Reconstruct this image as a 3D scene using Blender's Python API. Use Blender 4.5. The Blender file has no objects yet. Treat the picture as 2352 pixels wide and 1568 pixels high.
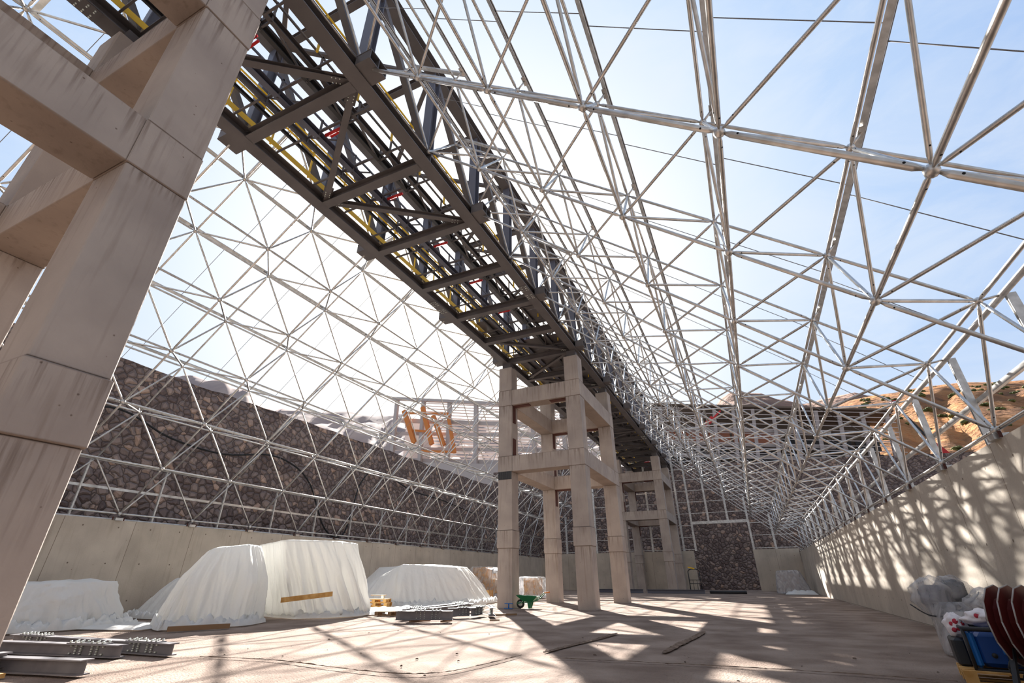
import bpy, math, random
from mathutils import Vector, Matrix, noise
random.seed(7)
PI = math.pi
SC = bpy.context.scene
COL = SC.collection

# ------------------------------------------------------------------ camera
CAM = Vector((0.0, 0.0, 1.28))
RX = Vector((0.90613711, 0.42296193, -0.00431825))
RU = Vector((0.19504077, -0.40874527, 0.89156402))
RF = Vector((-0.37533258, 0.80872152, 0.45287410))
cd = bpy.data.cameras.new('camera')
cam = bpy.data.objects.new('camera', cd)
COL.objects.link(cam)
cd.sensor_width = 36.0
cd.lens = 1068.96 / 2352 * 36
cd.clip_end = 3000
mw = Matrix.Identity(4)
for i in range(3):
    mw[i][0] = RX[i]; mw[i][1] = RU[i]; mw[i][2] = -RF[i]; mw[i][3] = CAM[i]
cam.matrix_world = mw
SC.camera = cam

def pix(p):
    d = Vector(p) - CAM
    z = d.dot(RF)
    if z < 0.3: return None
    return (1176 + 1068.96 * d.dot(RX) / z, 784 - 1068.96 * d.dot(RU) / z, z)

# ------------------------------------------------------------------ light
SC.view_settings.view_transform = 'Standard'
SC.view_settings.look = 'None'
SC.view_settings.exposure = 0.0
SC.view_settings.gamma = 1.0
SC.view_settings.use_curve_mapping = False
SUN = Vector((-0.4416, 0.7514, 0.4902)).normalized()
sd = bpy.data.lights.new('sun', 'SUN')
so = bpy.data.objects.new('sun', sd)
COL.objects.link(so)
so.rotation_euler = SUN.to_track_quat('Z', 'Y').to_euler()
sd.energy = 22.0
sd.angle = math.radians(0.6)
sd.color = (1.0, 0.96, 0.91)

W = bpy.data.worlds.new('sky')
SC.world = W
W.use_nodes = True
nt = W.node_tree
nt.nodes.clear()
def wn(t, **k):
    n = nt.nodes.new(t)
    for a, b in k.items(): setattr(n, a, b)
    return n
out = wn('ShaderNodeOutputWorld'); bg = wn('ShaderNodeBackground')
tc = wn('ShaderNodeTexCoord')
dot = wn('ShaderNodeVectorMath', operation='DOT_PRODUCT'); dot.inputs[1].default_value = SUN
nt.links.new(tc.outputs['Generated'], dot.inputs[0])
ramp = wn('ShaderNodeValToRGB')
nt.links.new(dot.outputs['Value'], ramp.inputs[0])
cr = ramp.color_ramp
cr.elements[0].position = 0.0; cr.elements[0].color = (0.42, 0.46, 0.55, 1)
cr.elements[1].position = 1.0; cr.elements[1].color = (2.6, 2.5, 2.3, 1)
for p, c in ((0.22, (0.36, 0.47, 0.70)), (0.45, (0.36, 0.53, 0.88)), (0.72, (0.55, 0.72, 0.99)), (0.84, (0.80, 0.91, 1.06)), (0.92, (1.05, 1.08, 1.12)), (0.975, (1.7, 1.68, 1.62))):
    e = cr.elements.new(p); e.color = (*c, 1)
# horizon brightening
sep = wn('ShaderNodeSeparateXYZ'); nt.links.new(tc.outputs['Generated'], sep.inputs[0])
hr = wn('ShaderNodeMapRange'); hr.inputs[1].default_value = 0.05; hr.inputs[2].default_value = 0.55
hr.inputs[3].default_value = 0.4; hr.inputs[4].default_value = 0.0
nt.links.new(sep.outputs['Z'], hr.inputs[0])
mxh = wn('ShaderNodeMix', data_type='RGBA'); mxh.inputs[7].default_value = (0.78, 0.88, 1.0, 1)
nt.links.new(hr.outputs[0], mxh.inputs[0]); nt.links.new(ramp.outputs[0], mxh.inputs[6])
mx1 = wn('ShaderNodeMix', data_type='RGBA', blend_type='LIGHTEN'); mx1.inputs[0].default_value = 1
nt.links.new(ramp.outputs[0], mx1.inputs[6]); nt.links.new(mxh.outputs[2], mx1.inputs[7])
# thin streaky clouds
mp = wn('ShaderNodeMapping'); mp.inputs['Scale'].default_value = (1.6, 1.6, 4.0); mp.inputs['Rotation'].default_value = (0.3, 0.5, 0.4)
nt.links.new(tc.outputs['Generated'], mp.inputs[0])
nz = wn('ShaderNodeTexNoise'); nz.inputs['Scale'].default_value = 2.2; nz.inputs['Detail'].default_value = 8; nz.inputs['Roughness'].default_value = 0.62; nz.inputs['Distortion'].default_value = 0.6
nt.links.new(mp.outputs[0], nz.inputs[0])
cr2 = wn('ShaderNodeMapRange'); cr2.inputs[1].default_value = 0.42; cr2.inputs[2].default_value = 0.78; cr2.inputs[3].default_value = 0.0; cr2.inputs[4].default_value = 0.6
nt.links.new(nz.outputs[0], cr2.inputs[0])
mx2 = wn('ShaderNodeMix', data_type='RGBA', blend_type='LIGHTEN'); mx2.inputs[7].default_value = (0.86, 0.92, 1.0, 1)
nt.links.new(cr2.outputs[0], mx2.inputs[0]); nt.links.new(mx1.outputs[2], mx2.inputs[6])
nt.links.new(mx2.outputs[2], bg.inputs[0]); bg.inputs[1].default_value = 1.0
nt.links.new(bg.outputs[0], out.inputs[0])

# ------------------------------------------------------------------ materials
def mat(name, col, rough=0.7, metal=0.0, spec=0.4):
    m = bpy.data.materials.new(name); m.use_nodes = True
    b = m.node_tree.nodes['Principled BSDF']
    b.inputs['Base Color'].default_value = (*col, 1)
    b.inputs['Roughness'].default_value = rough
    b.inputs['Metallic'].default_value = metal
    b.inputs['Specular IOR Level'].default_value = spec
    return m
def nodes(m):
    t = m.node_tree
    return t, t.nodes['Principled BSDF']
def N(t, ty, **k):
    n = t.nodes.new(ty)
    for a, b in k.items(): setattr(n, a, b)
    return n
def noise_col(m, scale, c1, c2, detail=6, lo=0.35, hi=0.65, stretch=(1, 1, 1), bump=0.0, bscale=None, coord='Object', dist=0.02):
    t, b = nodes(m)
    tc = N(t, 'ShaderNodeTexCoord'); mp = N(t, 'ShaderNodeMapping'); mp.inputs['Scale'].default_value = stretch
    t.links.new(tc.outputs[coord], mp.inputs[0])
    n = N(t, 'ShaderNodeTexNoise'); n.inputs['Scale'].default_value = scale; n.inputs['Detail'].default_value = detail
    t.links.new(mp.outputs[0], n.inputs[0])
    r = N(t, 'ShaderNodeValToRGB'); r.color_ramp.elements[0].position = lo; r.color_ramp.elements[1].position = hi
    r.color_ramp.elements[0].color = (*c1, 1); r.color_ramp.elements[1].color = (*c2, 1)
    t.links.new(n.outputs[0], r.inputs[0]); t.links.new(r.outputs[0], b.inputs['Base Color'])
    if bump:
        n2 = N(t, 'ShaderNodeTexNoise'); n2.inputs['Scale'].default_value = bscale or scale * 4; n2.inputs['Detail'].default_value = 6
        t.links.new(mp.outputs[0], n2.inputs[0])
        bp = N(t, 'ShaderNodeBump'); bp.inputs['Strength'].default_value = bump; bp.inputs['Distance'].default_value = dist
        t.links.new(n2.outputs[0], bp.inputs['Height']); t.links.new(bp.outputs[0], b.inputs['Normal'])
    return m, t, b, r, mp

def concrete(name, c1, c2, pits=True, streak=0.5, joints=False):
    m = mat(name, c1, 0.85)
    m, t, b, r, mp = noise_col(m, 0.9, c1, c2, bump=0.25, bscale=25, lo=0.3, hi=0.72, coord='Generated' if False else 'Object')
    # vertical water streaks
    tc = N(t, 'ShaderNodeTexCoord'); m2 = N(t, 'ShaderNodeMapping'); m2.inputs['Scale'].default_value = (5, 5, 0.35)
    t.links.new(tc.outputs['Object'], m2.inputs[0])
    n = N(t, 'ShaderNodeTexNoise'); n.inputs['Scale'].default_value = 1.6; n.inputs['Detail'].default_value = 5
    t.links.new(m2.outputs[0], n.inputs[0])
    mr = N(t, 'ShaderNodeMapRange'); mr.inputs[1].default_value = 0.55; mr.inputs[2].default_value = 0.75; mr.inputs[3].default_value = 0; mr.inputs[4].default_value = streak
    t.links.new(n.outputs[0], mr.inputs[0])
    mx = N(t, 'ShaderNodeMix', data_type='RGBA', blend_type='MULTIPLY'); mx.inputs[7].default_value = (0.62, 0.56, 0.50, 1)
    t.links.new(mr.outputs[0], mx.inputs[0]); t.links.new(r.outputs[0], mx.inputs[6])
    last = mx.outputs[2]
    if pits:
        v = N(t, 'ShaderNodeTexVoronoi'); v.inputs['Scale'].default_value = 5.5; v.inputs['Randomness'].default_value = 1
        t.links.new(tc.outputs['Object'], v.inputs[0])
        pr = N(t, 'ShaderNodeMapRange'); pr.inputs[1].default_value = 0.05; pr.inputs[2].default_value = 0.09; pr.inputs[3].default_value = 0.8; pr.inputs[4].default_value = 0.0
        t.links.new(v.outputs['Distance'], pr.inputs[0])
        n3 = N(t, 'ShaderNodeTexNoise'); n3.inputs['Scale'].default_value = 1.7
        t.links.new(tc.outputs['Object'], n3.inputs[0])
        gt = N(t, 'ShaderNodeMath', operation='GREATER_THAN'); gt.inputs[1].default_value = 0.52
        t.links.new(n3.outputs[0], gt.inputs[0])
        mu = N(t, 'ShaderNodeMath', operation='MULTIPLY'); t.links.new(pr.outputs[0], mu.inputs[0]); t.links.new(gt.outputs[0], mu.inputs[1])
        mx3 = N(t, 'ShaderNodeMix', data_type='RGBA', blend_type='MULTIPLY'); mx3.inputs[7].default_value = (0.35, 0.28, 0.24, 1)
        t.links.new(mu.outputs[0], mx3.inputs[0]); t.links.new(last, mx3.inputs[6]); last = mx3.outputs[2]
    if joints:
        sp = N(t, 'ShaderNodeSeparateXYZ'); t.links.new(tc.outputs['Object'], sp.inputs[0])
        m4 = N(t, 'ShaderNodeMapping'); m4.inputs['Scale'].default_value = (9, 9, 0.5); t.links.new(tc.outputs['Object'], m4.inputs[0])
        n5 = N(t, 'ShaderNodeTexNoise'); n5.inputs['Scale'].default_value = 1.5; n5.inputs['Detail'].default_value = 6; t.links.new(m4.outputs[0], n5.inputs[0])
        s5 = N(t, 'ShaderNodeMapRange'); s5.inputs[1].default_value = 0.50; s5.inputs[2].default_value = 0.66; t.links.new(n5.outputs[0], s5.inputs[0])
        for zj, ln in ((11.07, .8), (10.14, .9), (7.24, .75), (6.40, .25), (3.46, .6), (2.62, 1.3)):
            dz = N(t, 'ShaderNodeMath', operation='SUBTRACT'); dz.inputs[0].default_value = zj; t.links.new(sp.outputs['Z'], dz.inputs[1])
            ed = N(t, 'ShaderNodeMath', operation='GREATER_THAN'); ed.inputs[1].default_value = 0; t.links.new(dz.outputs[0], ed.inputs[0])
            fa = N(t, 'ShaderNodeMapRange'); fa.inputs[1].default_value = 0; fa.inputs[2].default_value = ln; fa.inputs[3].default_value = 0.8; fa.inputs[4].default_value = 0; t.links.new(dz.outputs[0], fa.inputs[0])
            q1 = N(t, 'ShaderNodeMath', operation='MULTIPLY'); t.links.new(ed.outputs[0], q1.inputs[0]); t.links.new(fa.outputs[0], q1.inputs[1])
            q2 = N(t, 'ShaderNodeMath', operation='MULTIPLY'); t.links.new(q1.outputs[0], q2.inputs[0]); t.links.new(s5.outputs[0], q2.inputs[1])
            ab = N(t, 'ShaderNodeMath', operation='ABSOLUTE'); t.links.new(dz.outputs[0], ab.inputs[0])
            ln_ = N(t, 'ShaderNodeMapRange'); ln_.inputs[1].default_value = 0.008; ln_.inputs[2].default_value = 0.03; ln_.inputs[3].default_value = 0.7; ln_.inputs[4].default_value = 0; t.links.new(ab.outputs[0], ln_.inputs[0])
            q3 = N(t, 'ShaderNodeMath', operation='MAXIMUM'); t.links.new(q2.outputs[0], q3.inputs[0]); t.links.new(ln_.outputs[0], q3.inputs[1])
            mj = N(t, 'ShaderNodeMix', data_type='RGBA', blend_type='MULTIPLY'); mj.inputs[7].default_value = (0.42, 0.36, 0.32, 1)
            t.links.new(q3.outputs[0], mj.inputs[0]); t.links.new(last, mj.inputs[6]); last = mj.outputs[2]
    t.links.new(last, b.inputs['Base Color'])
    return m
M = {}
M['concrete'] = concrete('tower_concrete', (0.34, 0.285, 0.25), (0.47, 0.40, 0.345), joints=True)
M['wallcon'] = concrete('wall_concrete', (0.44, 0.385, 0.32), (0.60, 0.53, 0.44), streak=0.35)
# formwork panel joints on the long walls
def panel_joints(m, axis_scale):
    t, b = nodes(m)
    src = b.inputs['Base Color'].links[0].from_socket
    tc = N(t, 'ShaderNodeTexCoord'); sp = N(t, 'ShaderNodeSeparateXYZ'); t.links.new(tc.outputs['Object'], sp.inputs[0])
    cmb = N(t, 'ShaderNodeCombineXYZ')
    ad = N(t, 'ShaderNodeMath', operation='ADD'); t.links.new(sp.outputs['X'], ad.inputs[0]); t.links.new(sp.outputs['Y'], ad.inputs[1])
    t.links.new(ad.outputs[0], cmb.inputs[0]); t.links.new(sp.outputs['Z'], cmb.inputs[1])
    cmb.inputs[2].default_value = 0
    br = N(t, 'ShaderNodeTexBrick'); br.offset = 0.37; br.inputs['Scale'].default_value = 1.0
    br.inputs['Brick Width'].default_value = 2.45; br.inputs['Row Height'].default_value = 40
    br.inputs['Mortar Size'].default_value = 0.012; br.inputs['Mortar Smooth'].default_value = 0.3
    br.inputs['Color1'].default_value = (1, 1, 1, 1); br.inputs['Color2'].default_value = (0.86, 0.85, 0.83, 1); br.inputs['Mortar'].default_value = (0.35, 0.3, 0.26, 1)
    t.links.new(cmb.outputs[0], br.inputs[0])
    mx = N(t, 'ShaderNodeMix', data_type='RGBA', blend_type='MULTIPLY'); mx.inputs[0].default_value = 0.85
    t.links.new(src, mx.inputs[6]); t.links.new(br.outputs[0], mx.inputs[7])
    # tie holes
    def modm(sock, p, off):
        a = N(t, 'ShaderNodeMath', operation='ADD'); a.inputs[1].default_value = off; t.links.new(sock, a.inputs[0])
        m_ = N(t, 'ShaderNodeMath', operation='PINGPONG'); m_.inputs[1].default_value = p / 2; t.links.new(a.outputs[0], m_.inputs[0])
        return m_.outputs[0]
    c2 = N(t, 'ShaderNodeCombineXYZ'); t.links.new(modm(ad.outputs[0], 1.22, 0.3), c2.inputs[0]); t.links.new(modm(sp.outputs['Z'], 1.3, 0.75), c2.inputs[1])
    ln = N(t, 'ShaderNodeVectorMath', operation='LENGTH'); t.links.new(c2.outputs[0], ln.inputs[0])
    hm = N(t, 'ShaderNodeMapRange'); hm.inputs[1].default_value = 0.022; hm.inputs[2].default_value = 0.032; hm.inputs[3].default_value = 0.85; hm.inputs[4].default_value = 0; t.links.new(ln.outputs['Value'], hm.inputs[0])
    mh = N(t, 'ShaderNodeMix', data_type='RGBA', blend_type='MULTIPLY'); mh.inputs[7].default_value = (0.2, 0.15, 0.12, 1)
    t.links.new(hm.outputs[0], mh.inputs[0]); t.links.new(mx.outputs[2], mh.inputs[6])
    t.links.new(mh.outputs[2], b.inputs['Base Color'])
panel_joints(M['wallcon'], 1)

M['floor'] = mat('dirt_floor', (0.55, 0.46, 0.41), 0.95, spec=0.1)
def floor_mat(m):
    m, t, b, r, mp = noise_col(m, 0.8, (0.235, 0.172, 0.136), (0.38, 0.295, 0.24), detail=14, bump=1.0, bscale=30, lo=0.36, hi=0.62, dist=0.05)
    tc = N(t, 'ShaderNodeTexCoord')
    v = N(t, 'ShaderNodeTexVoronoi', feature='DISTANCE_TO_EDGE'); v.inputs['Scale'].default_value = 0.23
    wz = N(t, 'ShaderNodeTexNoise'); wz.inputs['Scale'].default_value = 0.8; wz.inputs['Detail'].default_value = 6
    t.links.new(tc.outputs['Object'], wz.inputs[0])
    ad = N(t, 'ShaderNodeVectorMath', operation='MULTIPLY_ADD'); ad.inputs[1].default_value = (1.6, 1.6, 0)
    t.links.new(wz.outputs['Color'], ad.inputs[0]); t.links.new(tc.outputs['Object'], ad.inputs[2])
    t.links.new(ad.outputs[0], v.inputs[0])
    mr = N(t, 'ShaderNodeMapRange'); mr.inputs[1].default_value = 0.001; mr.inputs[2].default_value = 0.006; mr.inputs[3].default_value = 0.12; mr.inputs[4].default_value = 0
    t.links.new(v.outputs['Distance'], mr.inputs[0])
    mx = N(t, 'ShaderNodeMix', data_type='RGBA', blend_type='MULTIPLY'); mx.inputs[7].default_value = (0.45, 0.36, 0.30, 1)
    t.links.new(mr.outputs[0], mx.inputs[0]); t.links.new(r.outputs[0], mx.inputs[6])
    # small pebbles
    v2 = N(t, 'ShaderNodeTexVoronoi'); v2.inputs['Scale'].default_value = 9
    t.links.new(tc.outputs['Object'], v2.inputs[0])
    m2 = N(t, 'ShaderNodeMapRange'); m2.inputs[1].default_value = 0.08; m2.inputs[2].default_value = 0.2; m2.inputs[3].default_value = 0.75; m2.inputs[4].default_value = 0
    t.links.new(v2.outputs['Distance'], m2.inputs[0])
    n4 = N(t, 'ShaderNodeTexNoise'); n4.inputs['Scale'].default_value = 1.2; n4.inputs['Detail'].default_value = 4
    t.links.new(tc.outputs['Object'], n4.inputs[0])
    g = N(t, 'ShaderNodeMapRange'); g.inputs[1].default_value = 0.5; g.inputs[2].default_value = 0.62
    t.links.new(n4.outputs[0], g.inputs[0])
    mu = N(t, 'ShaderNodeMath', operation='MULTIPLY'); t.links.new(m2.outputs[0], mu.inputs[0]); t.links.new(g.outputs[0], mu.inputs[1])
    mx2 = N(t, 'ShaderNodeMix', data_type='RGBA', blend_type='MULTIPLY'); mx2.inputs[7].default_value = (0.5, 0.42, 0.36, 1)
    t.links.new(mu.outputs[0], mx2.inputs[0]); t.links.new(mx.outputs[2], mx2.inputs[6])
    t.links.new(mx2.outputs[2], b.inputs['Base Color'])
floor_mat(M['floor'])

def stone_mat(name, scale):
    m = mat(name, (0.1, 0.08, 0.07), 0.9, spec=0.2)
    t, b = nodes(m)
    tc = N(t, 'ShaderNodeTexCoord')
    wz = N(t, 'ShaderNodeTexNoise'); wz.inputs['Scale'].default_value = 1.5; wz.inputs['Detail'].default_value = 3
    t.links.new(tc.outputs['Object'], wz.inputs[0])
    ad = N(t, 'ShaderNodeVectorMath', operation='MULTIPLY_ADD'); ad.inputs[1].default_value = (0.35, 0.35, 0.35)
    t.links.new(wz.outputs['Color'], ad.inputs[0]); t.links.new(tc.outputs['Object'], ad.inputs[2])
    v = N(t, 'ShaderNodeTexVoronoi'); v.inputs['Scale'].default_value = scale
    e = N(t, 'ShaderNodeTexVoronoi', feature='DISTANCE_TO_EDGE'); e.inputs['Scale'].default_value = scale
    for q in (v, e): t.links.new(ad.outputs[0], q.inputs[0])
    sp = N(t, 'ShaderNodeSeparateColor'); t.links.new(v.outputs['Color'], sp.inputs[0])
    r = N(t, 'ShaderNodeValToRGB'); r.color_ramp.elements[0].position = 0.0; r.color_ramp.elements[1].position = 1.0
    r.color_ramp.elements[0].color = (0.14, 0.10, 0.09, 1); r.color_ramp.elements[1].color = (0.46, 0.31, 0.23, 1)
    x = r.color_ramp.elements.new(0.55); x.color = (0.23, 0.175, 0.155, 1)
    x = r.color_ramp.elements.new(0.85); x.color = (0.30, 0.225, 0.19, 1)
    t.links.new(sp.outputs[0], r.inputs[0])
    mr = N(t, 'ShaderNodeMapRange'); mr.inputs[1].default_value = 0.0; mr.inputs[2].default_value = 0.07; mr.inputs[3].default_value = 0.85; mr.inputs[4].default_value = 0
    t.links.new(e.outputs['Distance'], mr.inputs[0])
    mx = N(t, 'ShaderNodeMix', data_type='RGBA', blend_type='MIX'); mx.inputs[7].default_value = (0.05, 0.037, 0.033, 1)  # dark joints, with the shadow between the stones painted into their colour
    t.links.new(mr.outputs[0], mx.inputs[0]); t.links.new(r.outputs[0], mx.inputs[6])
    t.links.new(mx.outputs[2], b.inputs['Base Color'])
    h = N(t, 'ShaderNodeMapRange'); h.inputs[1].default_value = 0; h.inputs[2].default_value = 0.25
    t.links.new(e.outputs['Distance'], h.inputs[0])
    bp = N(t, 'ShaderNodeBump'); bp.inputs['Strength'].default_value = 1; bp.inputs['Distance'].default_value = 0.12
    t.links.new(h.outputs[0], bp.inputs['Height']); t.links.new(bp.outputs[0], b.inputs['Normal'])
    return m
M['stone'] = stone_mat('rubble_stone', 2.7)
M['galv'] = mat('galvanised_tube', (0.6, 0.58, 0.55), 0.34, 0.9)
noise_col(M['galv'], 5, (0.50, 0.475, 0.44), (0.66, 0.64, 0.61))
M['galvflat'] = mat('galvanised_purlin', (0.8, 0.8, 0.8), 0.5, 0.6)
noise_col(M['galvflat'], 6, (0.50, 0.49, 0.47), (0.66, 0.65, 0.63), lo=0.4, hi=0.6)
M['rod'] = mat('tie_rod_steel', (0.22, 0.21, 0.21), 0.8, 0.0, 0.1)
M['hole'] = mat('dark_opening', (0.01, 0.01, 0.01), 0.9)
M['bridge'] = mat('grey_bridge_paint', (0.10, 0.09, 0.09), 0.5, 0.0, 0.4)
noise_col(M['bridge'], 1.2, (0.090, 0.080, 0.080), (0.125, 0.112, 0.11), lo=0.3, hi=0.7)
M['bridge2'] = mat('blue_grey_bridge_paint', (0.12, 0.125, 0.16), 0.5)
M['belt'] = mat('dark_conveyor_steel', (0.05, 0.05, 0.052), 0.6)
M['yellow'] = mat('yellow_paint', (0.80, 0.50, 0.02), 0.5)
M['red'] = mat('red_paint', (0.55, 0.02, 0.02), 0.45)
M['rust'] = mat('rusty_steel', (0.085, 0.028, 0.02), 0.8)
M['bolt'] = mat('zinc_bolt', (0.75, 0.78, 0.7), 0.4, 0.6)
M['loose'] = mat('loose_steel_paint', (0.20, 0.19, 0.20), 0.5)
noise_col(M['loose'], 2, (0.15, 0.14, 0.15), (0.24, 0.225, 0.225))
M['wood'] = mat('plywood', (0.62, 0.36, 0.15), 0.7)
noise_col(M['wood'], 3, (0.52, 0.28, 0.11), (0.72, 0.44, 0.2), stretch=(1, 1, 6))
M['pallet'] = mat('pallet_wood', (0.60, 0.33, 0.10), 0.8)
noise_col(M['pallet'], 5, (0.50, 0.26, 0.07), (0.70, 0.42, 0.15))
M['oldwood'] = mat('weathered_wood', (0.25, 0.15, 0.08), 0.85)
M['green'] = mat('green_paint', (0.02, 0.16, 0.06), 0.4)
M['rubber'] = mat('black_rubber', (0.02, 0.02, 0.02), 0.8)
M['black'] = mat('black_paint', (0.02, 0.02, 0.022), 0.5)
M['blue'] = mat('blue_paint', (0.01, 0.13, 0.42), 0.4)
M['darkblue'] = mat('dark_blue_panel', (0.005, 0.05, 0.22), 0.4)
M['orange'] = mat('orange_paint', (0.62, 0.20, 0.04), 0.6)
M['darkred'] = mat('dark_red_paint', (0.11, 0.014, 0.012), 0.5)
M['greyrim'] = mat('grey_rim', (0.35, 0.32, 0.30), 0.6)
M['brick'] = mat('orange_brick', (0.42, 0.17, 0.10), 0.9)
M['palecon'] = mat('pale_frame_concrete', (0.46, 0.40, 0.37), 0.9)
M['siding'] = mat('pale_siding', (0.60, 0.52, 0.48), 0.8)
M['roofdark'] = mat('brown_roof_sheet', (0.16, 0.12, 0.09), 0.9)
M['whiteprint'] = mat('white_bag', (0.75, 0.70, 0.70), 0.7)
M['redprint'] = mat('red_print', (0.45, 0.03, 0.05), 0.7)
M['shrub'] = mat('shrub_leaves', (0.14, 0.17, 0.04), 0.9)
noise_col(M['shrub'], 0.8, (0.05, 0.07, 0.02), (0.17, 0.16, 0.04))
M['hillO'] = mat('orange_hillside', (0.5, 0.27, 0.12), 0.95, spec=0.05)
noise_col(M['hillO'], 0.06, (0.16, 0.085, 0.05), (0.42, 0.20, 0.085), detail=12, stretch=(1, 1, 2.5), bump=1.0, bscale=0.35, dist=2.0)
M['hillP'] = mat('brown_far_hill', (0.3, 0.22, 0.2), 0.95, spec=0.05)
noise_col(M['hillP'], 0.02, (0.17, 0.115, 0.10), (0.30, 0.19, 0.14), detail=12, bump=1.0, bscale=0.12, dist=5.0)
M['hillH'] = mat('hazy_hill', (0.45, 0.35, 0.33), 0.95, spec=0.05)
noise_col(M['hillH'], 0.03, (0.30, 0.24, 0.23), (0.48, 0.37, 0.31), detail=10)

def sheet_mat(name, col, trans, rough, alpha=1.0, wr=6.0):
    m = bpy.data.materials.new(name); m.use_nodes = True
    t = m.node_tree; b = t.nodes['Principled BSDF']; o = t.nodes['Material Output']
    b.inputs['Base Color'].default_value = (*col, 1); b.inputs['Roughness'].default_value = rough
    tr = N(t, 'ShaderNodeBsdfTranslucent'); tr.inputs[0].default_value = (*col, 1)
    mx = N(t, 'ShaderNodeMixShader'); mx.inputs[0].default_value = trans
    t.links.new(b.outputs[0], mx.inputs[1]); t.links.new(tr.outputs[0], mx.inputs[2])
    tc = N(t, 'ShaderNodeTexCoord')
    n = N(t, 'ShaderNodeTexNoise'); n.inputs['Scale'].default_value = wr; n.inputs['Detail'].default_value = 5; n.inputs['Distortion'].default_value = 1.5
    mp = N(t, 'ShaderNodeMapping'); mp.inputs['Scale'].default_value = (1, 1, 0.35)
    t.links.new(tc.outputs['Object'], mp.inputs[0]); t.links.new(mp.outputs[0], n.inputs[0])
    bp = N(t, 'ShaderNodeBump'); bp.inputs['Strength'].default_value = 0.5; bp.inputs['Distance'].default_value = 0.05
    t.links.new(n.outputs[0], bp.inputs['Height']); t.links.new(bp.outputs[0], b.inputs['Normal']); t.links.new(bp.outputs[0], tr.inputs['Normal'])
    last = mx.outputs[0]
    if alpha < 1:
        tp = N(t, 'ShaderNodeBsdfTransparent'); m3 = N(t, 'ShaderNodeMixShader')
        mr = N(t, 'ShaderNodeMapRange'); mr.inputs[1].default_value = 0.35; mr.inputs[2].default_value = 0.65
        mr.inputs[3].default_value = max(0, alpha - 0.22); mr.inputs[4].default_value = min(1, alpha + 0.22)
        t.links.new(n.outputs[0], mr.inputs[0]); t.links.new(mr.outputs[0], m3.inputs[0])
        t.links.new(tp.outputs[0], m3.inputs[1]); t.links.new(last, m3.inputs[2]); last = m3.outputs[0]
    t.links.new(last, o.inputs[0])
    return m
M['tarp'] = sheet_mat('white_tarpaulin', (0.90, 0.895, 0.86), 0.35, 0.5, wr=3.0)
M['film'] = sheet_mat('clear_plastic_film', (0.85, 0.86, 0.88), 0.35, 0.25, alpha=0.34, wr=3)
M['wrap'] = sheet_mat('grey_plastic_wrap', (0.62, 0.60, 0.60), 0.22, 0.3, alpha=0.48, wr=3.2)

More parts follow.
